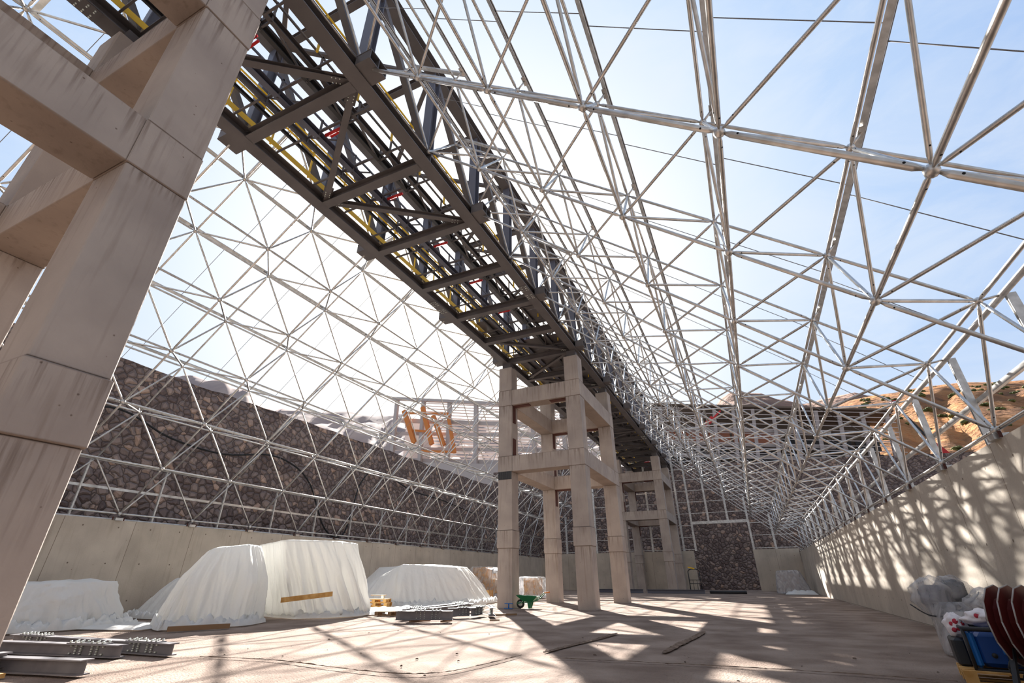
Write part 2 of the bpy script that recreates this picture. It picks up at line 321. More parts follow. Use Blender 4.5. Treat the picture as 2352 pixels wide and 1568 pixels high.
# ------------------------------------------------------------------ mesh helpers
class MB:
    def __init__(s): s.v = []; s.f = []; s.sm = []; s.mi = []
    def add(s, vs, fs, smooth=False, mi=0):
        o = len(s.v); s.v += [tuple(p) for p in vs]
        for f in fs: s.f.append(tuple(i + o for i in f)); s.sm.append(smooth); s.mi.append(mi)
        return s
    def box(s, x0, x1, y0, y1, z0, z1, mi=0):
        vs = [(x0, y0, z0), (x1, y0, z0), (x1, y1, z0), (x0, y1, z0), (x0, y0, z1), (x1, y0, z1), (x1, y1, z1), (x0, y1, z1)]
        return s.add(vs, [(0, 3, 2, 1), (4, 5, 6, 7), (0, 1, 5, 4), (1, 2, 6, 5), (2, 3, 7, 6), (3, 0, 4, 7)], mi=mi)
    def bevbox(s, x0, x1, y0, y1, z0, z1, b=0.02):
        # box with chamfered vertical edges and top
        P = [(x0 + b, y0), (x1 - b, y0), (x1, y0 + b), (x1, y1 - b), (x1 - b, y1), (x0 + b, y1), (x0, y1 - b), (x0, y0 + b)]
        cx, cy = (x0 + x1) / 2, (y0 + y1) / 2
        sh = lambda p: (p[0] + (b if p[0] < cx else -b), p[1] + (b if p[1] < cy else -b))
        rings = [[(*sh(p), z0) for p in P], [(*p, z0 + b) for p in P], [(*p, z1 - b) for p in P], [(*sh(p), z1) for p in P]]
        return s.loft(rings, cap=True)
    def loft(s, rings, cap=True, smooth=False, closed=True):
        n = len(rings[0]); vs = [p for r in rings for p in r]; fs = []
        for i in range(len(rings) - 1):
            for j in range(n if closed else n - 1):
                k = (j + 1) % n
                fs.append((i * n + j, i * n + k, (i + 1) * n + k, (i + 1) * n + j))
        if cap:
            fs.append(tuple(reversed(range(n)))); fs.append(tuple((len(rings) - 1) * n + j for j in range(n)))
        return s.add(vs, fs, smooth)
    def frame(s, a, b, up=(0, 0, 1)):
        a = Vector(a); b = Vector(b); d = (b - a).normalized(); u = Vector(up)
        if abs(d.dot(u)) > 0.98: u = Vector((0, 1, 0))
        r = d.cross(u).normalized(); u = r.cross(d).normalized()
        return a, b, d, r, u
    def prof(s, a, b, pts, up=(0, 0, 1), smooth=False):
        a, b, d, r, u = s.frame(a, b, up)
        return s.loft([[tuple(q + r * x + u * y) for x, y in pts] for q in (a, b)], smooth=smooth)
    def bar(s, a, b, w, h, up=(0, 0, 1)):
        return s.prof(a, b, [(-w / 2, -h / 2), (w / 2, -h / 2), (w / 2, h / 2), (-w / 2, h / 2)], up)
    def ibeam(s, a, b, w, h, t=0.02, up=(0, 0, 1)):
        W_, H = w / 2, h / 2; k = t / 2
        for y0, y1, xx in ((-H, -H + t, W_), (H - t, H, W_), (-H + t, H - t, k)):
            s.prof(a, b, [(-xx, y0), (xx, y0), (xx, y1), (-xx, y1)], up)
        return s
    def chan(s, a, b, w, h, t=0.012, up=(0, 0, 1)):
        W_, H = w / 2, h / 2
        for x0, x1, y0, y1 in ((-W_, W_, -H, -H + t), (-W_, W_, H - t, H), (-W_, -W_ + t, -H + t, H - t)):
            s.prof(a, b, [(x0, y0), (x1, y0), (x1, y1), (x0, y1)], up)
        return s
    def tube(s, a, b, r, n=10, taper=0.0, end=0.35, gap=0.0):
        a, b, d, x, y = s.frame(a, b)
        L = (b - a).length
        if gap: a = a + d * gap; b = b - d * gap; L -= 2 * gap
        st = [(0, r * end if taper else r)]
        if taper: st += [(taper, r), (L - taper, r), (L, r * end)]
        else: st += [(L, r)]
        rings = [[tuple(a + d * t + x * (q * math.cos(2 * PI * i / n)) + y * (q * math.sin(2 * PI * i / n))) for i in range(n)] for t, q in st]
        return s.loft(rings, smooth=True)
    def path(s, pts, r, n=8):
        for p, q in zip(pts[:-1], pts[1:]): s.tube(p, q, r, n)
        return s
    def lathe(s, c, axis, prof_, n=20):
        c = Vector(c); a, b, d, x, y = s.frame(c, c + Vector(axis))
        rings = [[tuple(c + d * t + x * (q * math.cos(2 * PI * i / n)) + y * (q * math.sin(2 * PI * i / n))) for i in range(n)] for t, q in prof_]
        return s.loft(rings, smooth=True)
    def ball(s, c, r, n=8, m=5):
        return s.lathe(Vector(c) - Vector((0, 0, r)), (0, 0, 1), [(r - r * math.cos(PI * i / m), max(0.001, r * math.sin(PI * i / m))) for i in range(m + 1)], n)
    def merge(s, o):
        return s.add(o.v, o.f) if False else s._m(o)
    def _m(s, o):
        k = len(s.v); s.v += o.v
        for f, a, c in zip(o.f, o.sm, o.mi): s.f.append(tuple(i + k for i in f)); s.sm.append(a); s.mi.append(c)
        return s
    def build(s, name, m, parent=None, org=None):
        me = bpy.data.meshes.new(name)
        v = s.v
        if org is not None: v = [(p[0] - org[0], p[1] - org[1], p[2] - org[2]) for p in v]
        me.from_pydata(v, [], s.f)
        me.polygons.foreach_set('use_smooth', s.sm)
        ms = m if isinstance(m, (list, tuple)) else [m]
        for q in ms: me.materials.append(q)
        if len(ms) > 1: me.polygons.foreach_set('material_index', s.mi)
        me.update()
        o = bpy.data.objects.new(name, me); COL.objects.link(o)
        if org is not None and parent is None: o.location = org
        if parent is not None: o.parent = parent
        return o
def tag(o, label=None, cat=None, group=None, kind=None):
    if label: o['label'] = label
    if cat: o['category'] = cat
    if group: o['group'] = group
    if kind: o['kind'] = kind
    return o
def empty(name, label, cat, loc=(0, 0, 0), rz=0, group=None):
    o = bpy.data.objects.new(name, None); COL.objects.link(o); o.location = loc; o.rotation_euler = (0, 0, rz)
    o.empty_display_size = 0.3
    return tag(o, label, cat, group)
def loc(root, p): return (p[0] - root.location.x, p[1] - root.location.y, p[2] - root.location.z)
def struct(name, mb, m, label=None):
    o = mb.build(name, m); o['kind'] = 'structure'
    if label: o['label'] = label
    return o
def copytree(o, parent=None):
    c = o.copy(); COL.objects.link(c)
    if parent is not None: c.parent = parent
    for ch in list(o.children): copytree(ch, c)
    return c

# ================================================================== SETTING
# floor
mb = MB()
nx, ny = 60, 120
xs = [-60 + 100 * i / nx for i in range(nx + 1)]; ys = [-30 + 110 * j / ny for j in range(ny + 1)]
vs = []
for y in ys:
    for x in xs:
        vs.append((x, y, -0.02 + 0.03 * noise.noise(Vector((x * 0.2, y * 0.2, 0)))))
fs = [(j * (nx + 1) + i, j * (nx + 1) + i + 1, (j + 1) * (nx + 1) + i + 1, (j + 1) * (nx + 1) + i) for j in range(ny) for i in range(nx)]
mb.add(vs, fs, True)
struct('floor', mb, M['floor'])

# long concrete walls, inner faces slightly battered
def wallprism(xi0, xi1, xo, y0, y1, z1, flip=False):
    mb = MB()
    P = [(xi0, -0.1), (xo, -0.1), (xo, z1), (xi1, z1)]
    mb.loft([[(x, y0, z) for x, z in P], [(x, y1, z) for x, z in P]])
    return mb
struct('wall_right', wallprism(4.36, 4.50, 5.1, -14, 58.3, 3.50), M['wallcon'])
struct('wall_left', wallprism(-22.6, -22.75, -23.3, -14, 58.3, 3.42), M['wallcon'])
YE = 58.0
mb = MB(); mb.box(-22.7, -5.5, YE, YE + 0.5, -0.1, 3.8); struct('wall_back', mb, M['wallcon'])
mb = MB(); mb.box(0.3, 4.45, YE, YE + 0.5, -0.1, 3.8); struct('wall_back_right', mb, M['wallcon'])

# rubble retaining walls outside
def grid_wall(pts_bot, pts_top, n, m, amp, seed):
    mb = MB(); vs = []
    for j in range(m + 1):
        for i in range(n + 1):
            u = i / n; w = j / m
            a = Vector(pts_bot[0]).lerp(Vector(pts_bot[1]), u); b = Vector(pts_top[0]).lerp(Vector(pts_top[1]), u)
            p = a.lerp(b, w)
            q = noise.noise_vector(p * 0.9 + Vector((seed, 0, 0))) * amp
            vs.append(tuple(p + q))
    fs = [(j * (n + 1) + i, j * (n + 1) + i + 1, (j + 1) * (n + 1) + i + 1, (j + 1) * (n + 1) + i) for j in range(m) for i in range(n)]
    mb.add(vs, fs, True)
    return mb
mb = grid_wall([(-24.6, -30, -0.1), (-24.6, 68, -0.1)], [(-27.2, -30, 11.35), (-27.2, 68, 11.35)], 200, 26, 0.12, 3)
mb.loft([[(-27.2, -30, 11.3), (-34, -30, 11.3), (-34, -30, -0.1)], [(-27.2, 68, 11.3), (-34, 68, 11.3), (-34, 68, -0.1)]], cap=False, closed=False)
tag(mb.build('stone_retaining_wall', M['stone']), 'dark rubble stone retaining wall running along the left side outside the concrete wall', 'retaining wall')
mb = grid_wall([(-34, 63.5, -0.1), (45, 63.5, -0.1)], [(-34, 66, 16.0), (45, 66, 12.0)], 150, 30, 0.12, 9)
mb.loft([[(-34, 66, 15.9), (-34, 72, 15.9), (-34, 72, 0)], [(45, 66, 11.9), (45, 72, 11.9), (45, 72, 0)]], cap=False, closed=False)
tag(mb.build('stone_retaining_wall', M['stone']), 'dark rubble stone retaining wall closing the site behind the end wall and its doorway', 'retaining wall')
# black pipe sagging across the left stone wall
pp = [(-25.1 - 0.21 * (z - 2), y, z) for y, z in ((6.5, 8.2), (9.0, 8.1), (11.5, 8.6), (14, 7.8), (17, 7.6), (20, 8.2), (22, 7.9), (23.3, 7.0), (24, 5.6), (24.6, 4.4), (25.5, 3.8), (26.5, 4.1), (27.2, 5.4), (28.2, 7.6), (29.6, 8.9), (31.5, 9.0), (35, 8.2), (40, 8.0), (46, 7.4))]
def smooth_path(P, k=5):
    o = []
    for i in range(len(P) - 1):
        p0 = Vector(P[max(i - 1, 0)]); p1 = Vector(P[i]); p2 = Vector(P[i + 1]); p3 = Vector(P[min(i + 2, len(P) - 1)])
        for j in range(k):
            t = j / k
            o.append(0.5 * ((2 * p1) + (p2 - p0) * t + (2 * p0 - 5 * p1 + 4 * p2 - p3) * t * t + (3 * p1 - p0 - 3 * p2 + p3) * t ** 3))
    o.append(Vector(P[-1])); return o
mb = MB(); mb.path(smooth_path([(x + 0.35, y, z) for x, y, z in pp]), 0.05)
tag(mb.build('hanging_hose', M['rubber']), 'black hose looping in a long sagging line over the left stone wall', 'hose')

# hills
def hill(name, ridge, y0, z0, m, label, back=80, rough=3.0, nseg=90, rows=26, seed=1, ext=None):
    # ridge: list of (x, z) at y = y1 ; slope falls towards y0
    rx = [r[0] for r in ridge]
    def rz(x):
        for (xa, ya_, za), (xb, yb_, zb) in zip(ridge[:-1], ridge[1:]):
            if xa <= x <= xb:
                t = (x - xa) / (xb - xa); t = t * t * (3 - 2 * t)
                return ya_ + (yb_ - ya_) * t, za + (zb - za) * t
        return (ridge[-1][1], ridge[-1][2])
    mb = MB(); vs = []
    for j in range(rows + 6):
        for i in range(nseg + 1):
            x = rx[0] + (rx[-1] - rx[0]) * i / nseg
            yr, zr = rz(x)
            if j <= rows:
                t = j / rows
                y = y0 + (yr - y0) * t
                z = z0 + (zr - z0) * (t ** 0.9)
                sx = x * (y / yr) if y0 > 0 else x
                k = math.sin(PI * t) ** 0.7
                z += rough * k * noise.fractal(Vector((sx * 0.03, y * 0.03, seed)), 1.0, 2.0, 5)
                gul = abs(noise.noise(Vector((x * 0.035, y * 0.012, seed + 5))))
                z -= rough * 1.4 * k * (1 - min(1, gul * 4))
                z += 0.25 * rough * noise.noise(Vector((x * 0.09, 0, seed)))
            else:
                t = (j - rows) / 5
                sx = x; y = yr + back * t; z = zr - back * 0.4 * t
            vs.append((sx, y, z))
    fs = [(j * (nseg + 1) + i, j * (nseg + 1) + i + 1, (j + 1) * (nseg + 1) + i + 1, (j + 1) * (nseg + 1) + i) for j in range(rows + 5) for i in range(nseg)]
    mb.add(vs, fs, True)
    o = mb.build(name, m); o['kind'] = 'structure'; o['label'] = label
    return o
hill('hillside', [(20, 250, 62), (45, 250, 70), (56.7, 250, 73.6), (71.8, 250, 74.6), (84.6, 250, 75.4), (95, 250, 74.9), (115.7, 250, 72.8), (170, 250, 70), (260, 250, 66)], 75, 9, M['hillO'], 'orange dry hillside with scattered shrubs at the right', rough=2.2, seed=2)
hill('hill', [(-160, 450, 100), (-101, 450, 120), (-25, 450, 128), (-12, 450, 135), (-4, 450, 140.3), (2.9, 450, 147.9), (9, 450, 151.7), (16.8, 450, 152.5), (34, 450, 148.4), (52, 450, 138.5), (70.7, 450, 132.5), (81, 450, 135.6), (103.5, 450, 137), (114.4, 450, 133), (135, 450, 120), (180, 450, 105)], 260, 60, M['hillP'], 'brown rounded hill behind the long concrete frame', rough=5, seed=4)
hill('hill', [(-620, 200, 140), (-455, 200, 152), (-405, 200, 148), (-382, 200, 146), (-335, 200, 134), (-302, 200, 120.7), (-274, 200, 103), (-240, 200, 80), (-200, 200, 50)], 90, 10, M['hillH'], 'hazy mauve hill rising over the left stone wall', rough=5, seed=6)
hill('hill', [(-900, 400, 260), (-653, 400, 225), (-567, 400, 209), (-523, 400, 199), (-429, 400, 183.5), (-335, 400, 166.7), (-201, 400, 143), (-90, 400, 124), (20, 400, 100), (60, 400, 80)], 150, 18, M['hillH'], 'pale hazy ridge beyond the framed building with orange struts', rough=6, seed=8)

# shrubs on the orange hill
hill_o = bpy.data.objects['hillside']
bpy.context.view_layer.update()
def hz(x, y):
    ok, p, n_, _ = hill_o.ray_cast(Vector((x, y, 400)), Vector((0, 0, -1)))
    return p.z if ok else None
def clump(r, seed):
    rnd = random.Random(seed); mb = MB()
    for q in range(7):
        c = Vector((rnd.uniform(-.6, .6) * r, rnd.uniform(-.6, .6) * r, rnd.uniform(0.2, .8) * r))
        rr = r * rnd.uniform(.35, .6); n = 9; m = 6
        rings = []
        for i in range(m + 1):
            a = PI * i / m; rad = max(.02, math.sin(a) * rr)
            rings.append([tuple(c + Vector((rad * math.cos(2 * PI * k / n), rad * math.sin(2 * PI * k / n), -math.cos(a) * rr)) * (1 + .35 * noise.noise(Vector((i * .9, k * .9, seed + q))))) for k in range(n)])
        mb.loft(rings)
    return mb
protos = [clump(1.0, 3), clump(1.0, 5), clump(1.0, 11)]
pm = []
for q in protos:
    me = bpy.data.meshes.new('shrub'); me.from_pydata(q.v, [], q.f); me.materials.append(M['shrub']); pm.append(me)
rnd = random.Random(4); cnt = 0
used_xy = []
for tries in range(3000):
    if cnt >= 80: break
    y = rnd.uniform(90, 240); x = rnd.uniform(0.22, 0.52) * y
    z = hz(x, y)
    if z is None: continue
    if any((x - a) ** 2 + (y - b) ** 2 < 20 for a, b in used_xy): continue
    used_xy.append((x, y))
    p = pix((x, y, z))
    if p is None or not (1940 < p[0] < 2380 and 870 < p[1] < 1090): continue
    o = bpy.data.objects.new('shrub', pm[cnt % 3]); COL.objects.link(o)
    o.location = (x, y, z - 0.2); s = rnd.uniform(0.35, 1.05) * (y / 200 + .3); o.scale = (s * 1.2, s * 1.2, s * .8); o.rotation_euler = (0, 0, rnd.uniform(0, 6))
    tag(o, 'small green shrub dotted on the orange hillside', 'shrub', 'shrubs on the orange hillside'); cnt += 1

# ================================================================== TOWERS
X0, X1, CW = -11.6, -6.7, 0.82
def tower(yf, label, tops=12.55, angles=True, patch=False):
    yb = yf + 6.55
    root = empty('concrete_tower', label, 'support tower', ((X0 + X1) / 2, yf + 3.6, 0))
    def bl(x0, x1, y0, y1, z0, z1, name):
        m = MB(); m.bevbox(x0, x1, y0, y1, z0, z1, 0.018)
        m.v = [loc(root, p) for p in m.v]
        return m.build(name, M['concrete'], root)
    for cx in (X0, X1 - CW):
        for cy in (yf, yb):
            m = MB(); e = 0.0
            m.bevbox(cx, cx + CW, cy, cy + CW, -0.1, 2.62, 0.015)
            m.bevbox(cx - .03, cx + CW + .03, cy - .03, cy + CW + .03, 2.62, 3.46, 0.015)
            m.bevbox(cx, cx + CW, cy, cy + CW, 3.46, 6.40, 0.015)
            m.bevbox(cx - .012, cx + CW + .012, cy - .012, cy + CW + .012, 6.40, 7.24, 0.012)
            m.bevbox(cx, cx + CW, cy, cy + CW, 7.24, 10.14, 0.015)
            m.bevbox(cx - .012, cx + CW + .012, cy - .012, cy + CW + .012, 10.14, 11.07, 0.012)
            m.bevbox(cx, cx + CW, cy, cy + CW, 11.07, tops, 0.03)
            m.v = [loc(root, p) for p in m.v]
            m.build('column', M['concrete'], root)
            m = MB(); m.box(cx + .15, cx + CW - .15, cy + .15, cy + CW - .15, tops, 12.93); m.v = [loc(root, p) for p in m.v]
            m.build('bearing_plate', M['bridge'], root)
    for z0, z1 in ((6.40, 7.24), (10.14, 11.07)):
        for cx in (X0, X1 - CW): bl(cx, cx + CW, yf + CW + .012, yb - .012, z0, z1, 'beam')
        for cy in (yf, yb): bl(X0 + CW + .012, X1 - CW - .012, cy, cy + CW, z0, z1, 'beam')
    if angles:
        for (ax, sgn) in ((X0 + CW, 1), (X1 - CW, -1)):
            for cy in (yf, yb):
                for z, dz in ((10.14, -1), (7.24, 1)) + (((6.4, -1),) if sgn > 0 and cy == yb else ()):
                    if sgn < 0 and dz > 0: continue
                    m = MB()
                    m.box(min(ax, ax + sgn * .03), max(ax, ax + sgn * .03), cy + .15, cy + .5, min(z + .014 * dz, z + dz * 1.0), max(z + .014 * dz, z + dz * 1.0))
                    if dz < 0: m.box(min(ax, ax + sgn * 1.0), max(ax, ax + sgn * 1.0), cy + .15, cy + .5, z - .04, z + .005)
                    m.v = [loc(root, p) for p in m.v]
                    tag(m.build('corner_angle', M['rust'], root), 'rust brown steel corner angle')
    if patch:
        m = MB()
        for i in range(12): m.box(X0 + .01 + i * .067, X0 + .06 + i * .067, yf - .03, yf, 6.0, 6.42)
        m.v = [loc(root, p) for p in m.v]
        tag(m.build('ribbed_plate', M['belt'], root), 'black ribbed plate')
    return root
tower(1.92 - 6.55, 'massive concrete frame tower filling the left foreground', angles=False)
m = MB(); m.box(-7.56, -7.5, 1.15, 1.85, 7.25, 7.33)
tower(23.13, 'four-legged concrete frame tower in mid hall beside the green wheelbarrow', patch=True)
tower(50.3, 'farthest concrete frame tower close to the end wall', angles=True)

# ================================================================== CONVEYOR BRIDGE
BR = empty('conveyor_bridge', 'dark grey steel conveyor bridge carried overhead on the concrete towers', 'bridge', (-9.15, 25, 12.93))
def bp(mb, name, m, label=None, parent=None):
    mb.v = [loc(BR, p) for p in mb.v]
    o = mb.build(name, m, parent or BR)
    if label: o['label'] = label
    return o
ZB, ZT = 12.93, 17.7
XL, XR = -11.32, -6.93     # chord axes
YA, YB = -9.55, 62.0
NODES = [5.45 + 3.015 * k for k in range(-5, 19)]
for x in (XL, XR):
    mb = MB(); mb.ibeam((x, YA, ZB + .2), (x, YB, ZB + .2), .42, .40, .03)
    for y in NODES: # web stiffeners
        mb.box(x - .2, x + .2, y - .01, y + .01, ZB + .03, ZB + .37)
    bp(mb, 'bottom_chord', M['bridge'])
    mb = MB(); mb.ibeam((x, YA, ZT - .22), (x, YB, ZT - .22), .42, .44, .03); bp(mb, 'top_chord', M['bridge'])
for i, y in enumerate(NODES):
    mb = MB(); mb.ibeam((XL + .2, y, ZB + .17), (XR - .2, y, ZB + .17), .30, .34, .025); bp(mb, 'cross_beam', M['bridge'])
    mb = MB(); mb.ibeam((XL + .2, y, ZT - .2), (XR - .2, y, ZT - .2), .22, .26, .02); bp(mb, 'cross_beam', M['bridge'])
    for x in (XL, XR):
        mb = MB(); mb.ibeam((x, y, ZB + .38), (x, y, ZT - .42), .30, .30, .02, up=(0, 1, 0)); bp(mb, 'post', M['bridge2'], 'blue-grey vertical post')
    if i < len(NODES) - 1:
        y2 = NODES[i + 1]
        # side diagonals
        for x in (XL, XR):
            a, b = ((x, y, ZT - .45), (x, y2, ZB + .4)) if y2 < 40 else ((x, y, ZB + .4), (x, y2, ZT - .45))
            mb = MB(); mb.bar(a, b, .20, .18); bp(mb, 'side_diagonal', M['bridge'])
        # bottom bracing
        if i % 6 not in (1, 2, 3) or i > 17:
          if i % 2 == 0: a, b = (XL + .2, y, ZB + .2), (XR - .2, y2, ZB + .2)
          else: a, b = (XR - .2, y, ZB + .2), (XL + .2, y2, ZB + .2)
          mb = MB(); mb.ibeam(a, b, .19, .16, .015)
          ad = Vector(a); bd = Vector(b); dd = (bd - ad).normalized()
          mb.bar(ad + dd * .2, ad + dd * .75, .30, .012); mb.bar(bd - dd * .75, bd - dd * .2, .30, .012)
          br = bp(mb, 'bottom_brace', M['bridge'])
          if -2 < y < 30:
              mb = MB()
              side = dd.cross(Vector((0, 0, 1))).normalized()
              for e0, sg in ((ad, 1), (bd, -1)):
                  for k in range(3):
                      for s_ in (-1, 1):
                          c = e0 + dd * sg * (.36 + .1 * k) + side * s_ * .07
                          mb.lathe((c.x, c.y, ZB + .085), (0, 0, 1), [(0, .018), (.03, .018)], 6)
              mb.v = [loc(BR, p) for p in mb.v]; mb.build('bolts', M['bolt'], br)
        # top bracing
        a, b = ((XL + .2, y, ZT - .2), (XR - .2, y2, ZT - .2)) if i % 2 else ((XR - .2, y, ZT - .2), (XL + .2, y2, ZT - .2))
        mb = MB(); mb.bar(a, b, .15, .12); bp(mb, 'top_brace', M['bridge'])
# splice plates with bolts
for x, y in ((XR, 2.4), (XL, 1.0), (XR, 16.6), (XL, 16.0), (XR, 44), (XL, 44)):
    mb = MB(); mb.box(x - .2, x + .2, y - .6, y + .6, ZB - .02, ZB)
    pl = bp(mb, 'splice_plate', M['bridge'])
    mb = MB()
    for k in range(8):
        if k in (3, 4): continue
        for s_ in (-.14, -.07, .07, .14):
            if (k + (abs(s_) < .1)) % 2 == 0 and False: continue
            mb.lathe((x + s_, y - .5 + k * .143, ZB - .045), (0, 0, 1), [(0, .02), (.03, .02)], 6)
    mb.v = [loc(BR, p) for p in mb.v]; mb.build('bolts', M['bolt'], pl)
# brackets that carry the roof frames
for k in range(-3, 10):
    y = 5.35 + 6.0 * k
    if y > 60: break
    for s_, x in ((1, XR + .2), (-1, XL - .2)):
        mb = MB()
        xe = x + s_ * .48
        def bxs(xa, xb, *r): mb.box(min(xa, xb), max(xa, xb), *r)
        bxs(x, xe, y - .32, y + .32, ZB + .40, ZB + .43)
        bxs(x, xe, y - .32, y + .32, ZB + .05, ZB + .08)
        for dy in (-.31, 0, .29): bxs(x, xe, y + dy, y + dy + .02, ZB + .08, ZB + .40)
        bxs(x + s_ * .0, x + s_ * .02, y - .32, y + .32, ZB + .08, ZB + .40)
        bp(mb, 'roof_bracket', M['bridge'])
# conveyor inside
for x, w, mm, nm in ((-8.08, .12, 'bridge', 'stringer'), (-8.48, .12, 'belt', 'stringer'), (-9.6, .18, 'bridge2', 'stringer'), (-10.08, .07, 'bridge', 'stringer')):
    mb = MB(); mb.chan((x, YA, ZB + .60), (x, YB, ZB + .60), w, .24, .02); bp(mb, nm, M[mm])
    if x in (-8.08, -9.6): mb = MB(); mb.bar((x, YA, ZB + 1.25), (x, YB, ZB + 1.25), .05, .06); bp(mb, nm, M[mm])
y = YA + 1; k = 0
while y < YB - 1:
    mb = MB()
    mb.bar((-10.1, y, ZB + .78), (-8.05, y, ZB + .78), .07, .07)
    for x in (-10.08, -9.6, -8.48, -8.08): mb.bar((x, y, ZB + .45), (x, y, ZB + 1.3), .05, .05)
    mb.bar((-10.05, y, ZB + .74), (-9.6, y + .75, ZB + 1.2), .04, .04); mb.bar((-8.48, y + 1.4, ZB + .52), (-8.08, y, ZB + .52), .05, .05); mb.bar((-8.48, y, ZB + .52), (-8.08, y, ZB + .52), .05, .05)
    fr = bp(mb, 'idler_frame', M['bridge'])
    if k % 2 == 0:
        mb = MB(); mb.tube((-9.45, y + .12, ZB + .66), (-8.8, y + .12, ZB + .66), .05, 10)
        mb.bar((-9.45, y + .3, ZB + .80), (-9.0, y + .3, ZB + .86), .06, .05); mb.bar((-9.42, y + .12, ZB + .66), (-9.42, y + .3, ZB + .80), .04, .04)
        mb.v = [loc(BR, p) for p in mb.v]; tag(mb.build('idler_roller', M['red'], fr), 'red idler roller')
    y += 1.508; k += 1
# cross runners under walkways
y = YA + .8
while y < YB - 1:
    for xa, xb in ((XL + .2, -10.05), (-8.05, XR - .2)):
        mb = MB(); mb.bar((xa, y, ZB + .42), (xb, y, ZB + .42), .05, .06); bp(mb, 'walkway_support', M['bridge'])
    y += 1.508
mb = MB(); mb.box(-11.06, -11.045, YA, YB, ZB + .46, ZB + .66); bp(mb, 'toe_board', M['yellow'], 'yellow toe board')
for xo, xi in ((-11.08, -10.4), (-7.6, -7.75)):
    for z in (1.57, 2.07):
        mb = MB(); mb.tube((xo, YA, ZB + z), (xo, YB, ZB + z), .03, 8); rail = bp(mb, 'handrail', M['yellow'], 'yellow handrail')
    y = YA + .5
    while y < YB:
        mb = MB(); mb.bar((xo, y, ZB + .45), (xo, y, ZB + 2.09), .05, .05)
        mb.v = [loc(BR, p) for p in mb.v]; mb.build('rail_post', M['yellow'], rail); y += 1.508
    if xi < -9: mb = MB(); mb.chan((xi, YA, ZB + .54), (xi, YB, ZB + .54), .06, .12, .01); bp(mb, 'walkway_beam', M['belt'])
# walkway deck plates laid from mid bridge on
y = 17.6; k = 0
rnd = random.Random(3)
while y < YB - 1.6:
    for x0, x1 in ((-11.0, -10.1), (-8.0, -7.2)) + (((-9.9, -8.2),) if y > 22 else ()):
        if rnd.random() < (.35 if y < 22 else .06): continue
        mb = MB(); mb.box(x0, x1, y, y + 1.46, ZB + .63, ZB + .66); bp(mb, 'deck_plate', M['bridge'])
    y += 1.508; k += 1
# service light cables: horizontal lacing in top
for y in NODES[::1]:
    mb = MB(); mb.bar((XL, y + 1.5, ZT - 1.6), (XR, y + 1.5, ZT - .5), .05, .05) if False else None

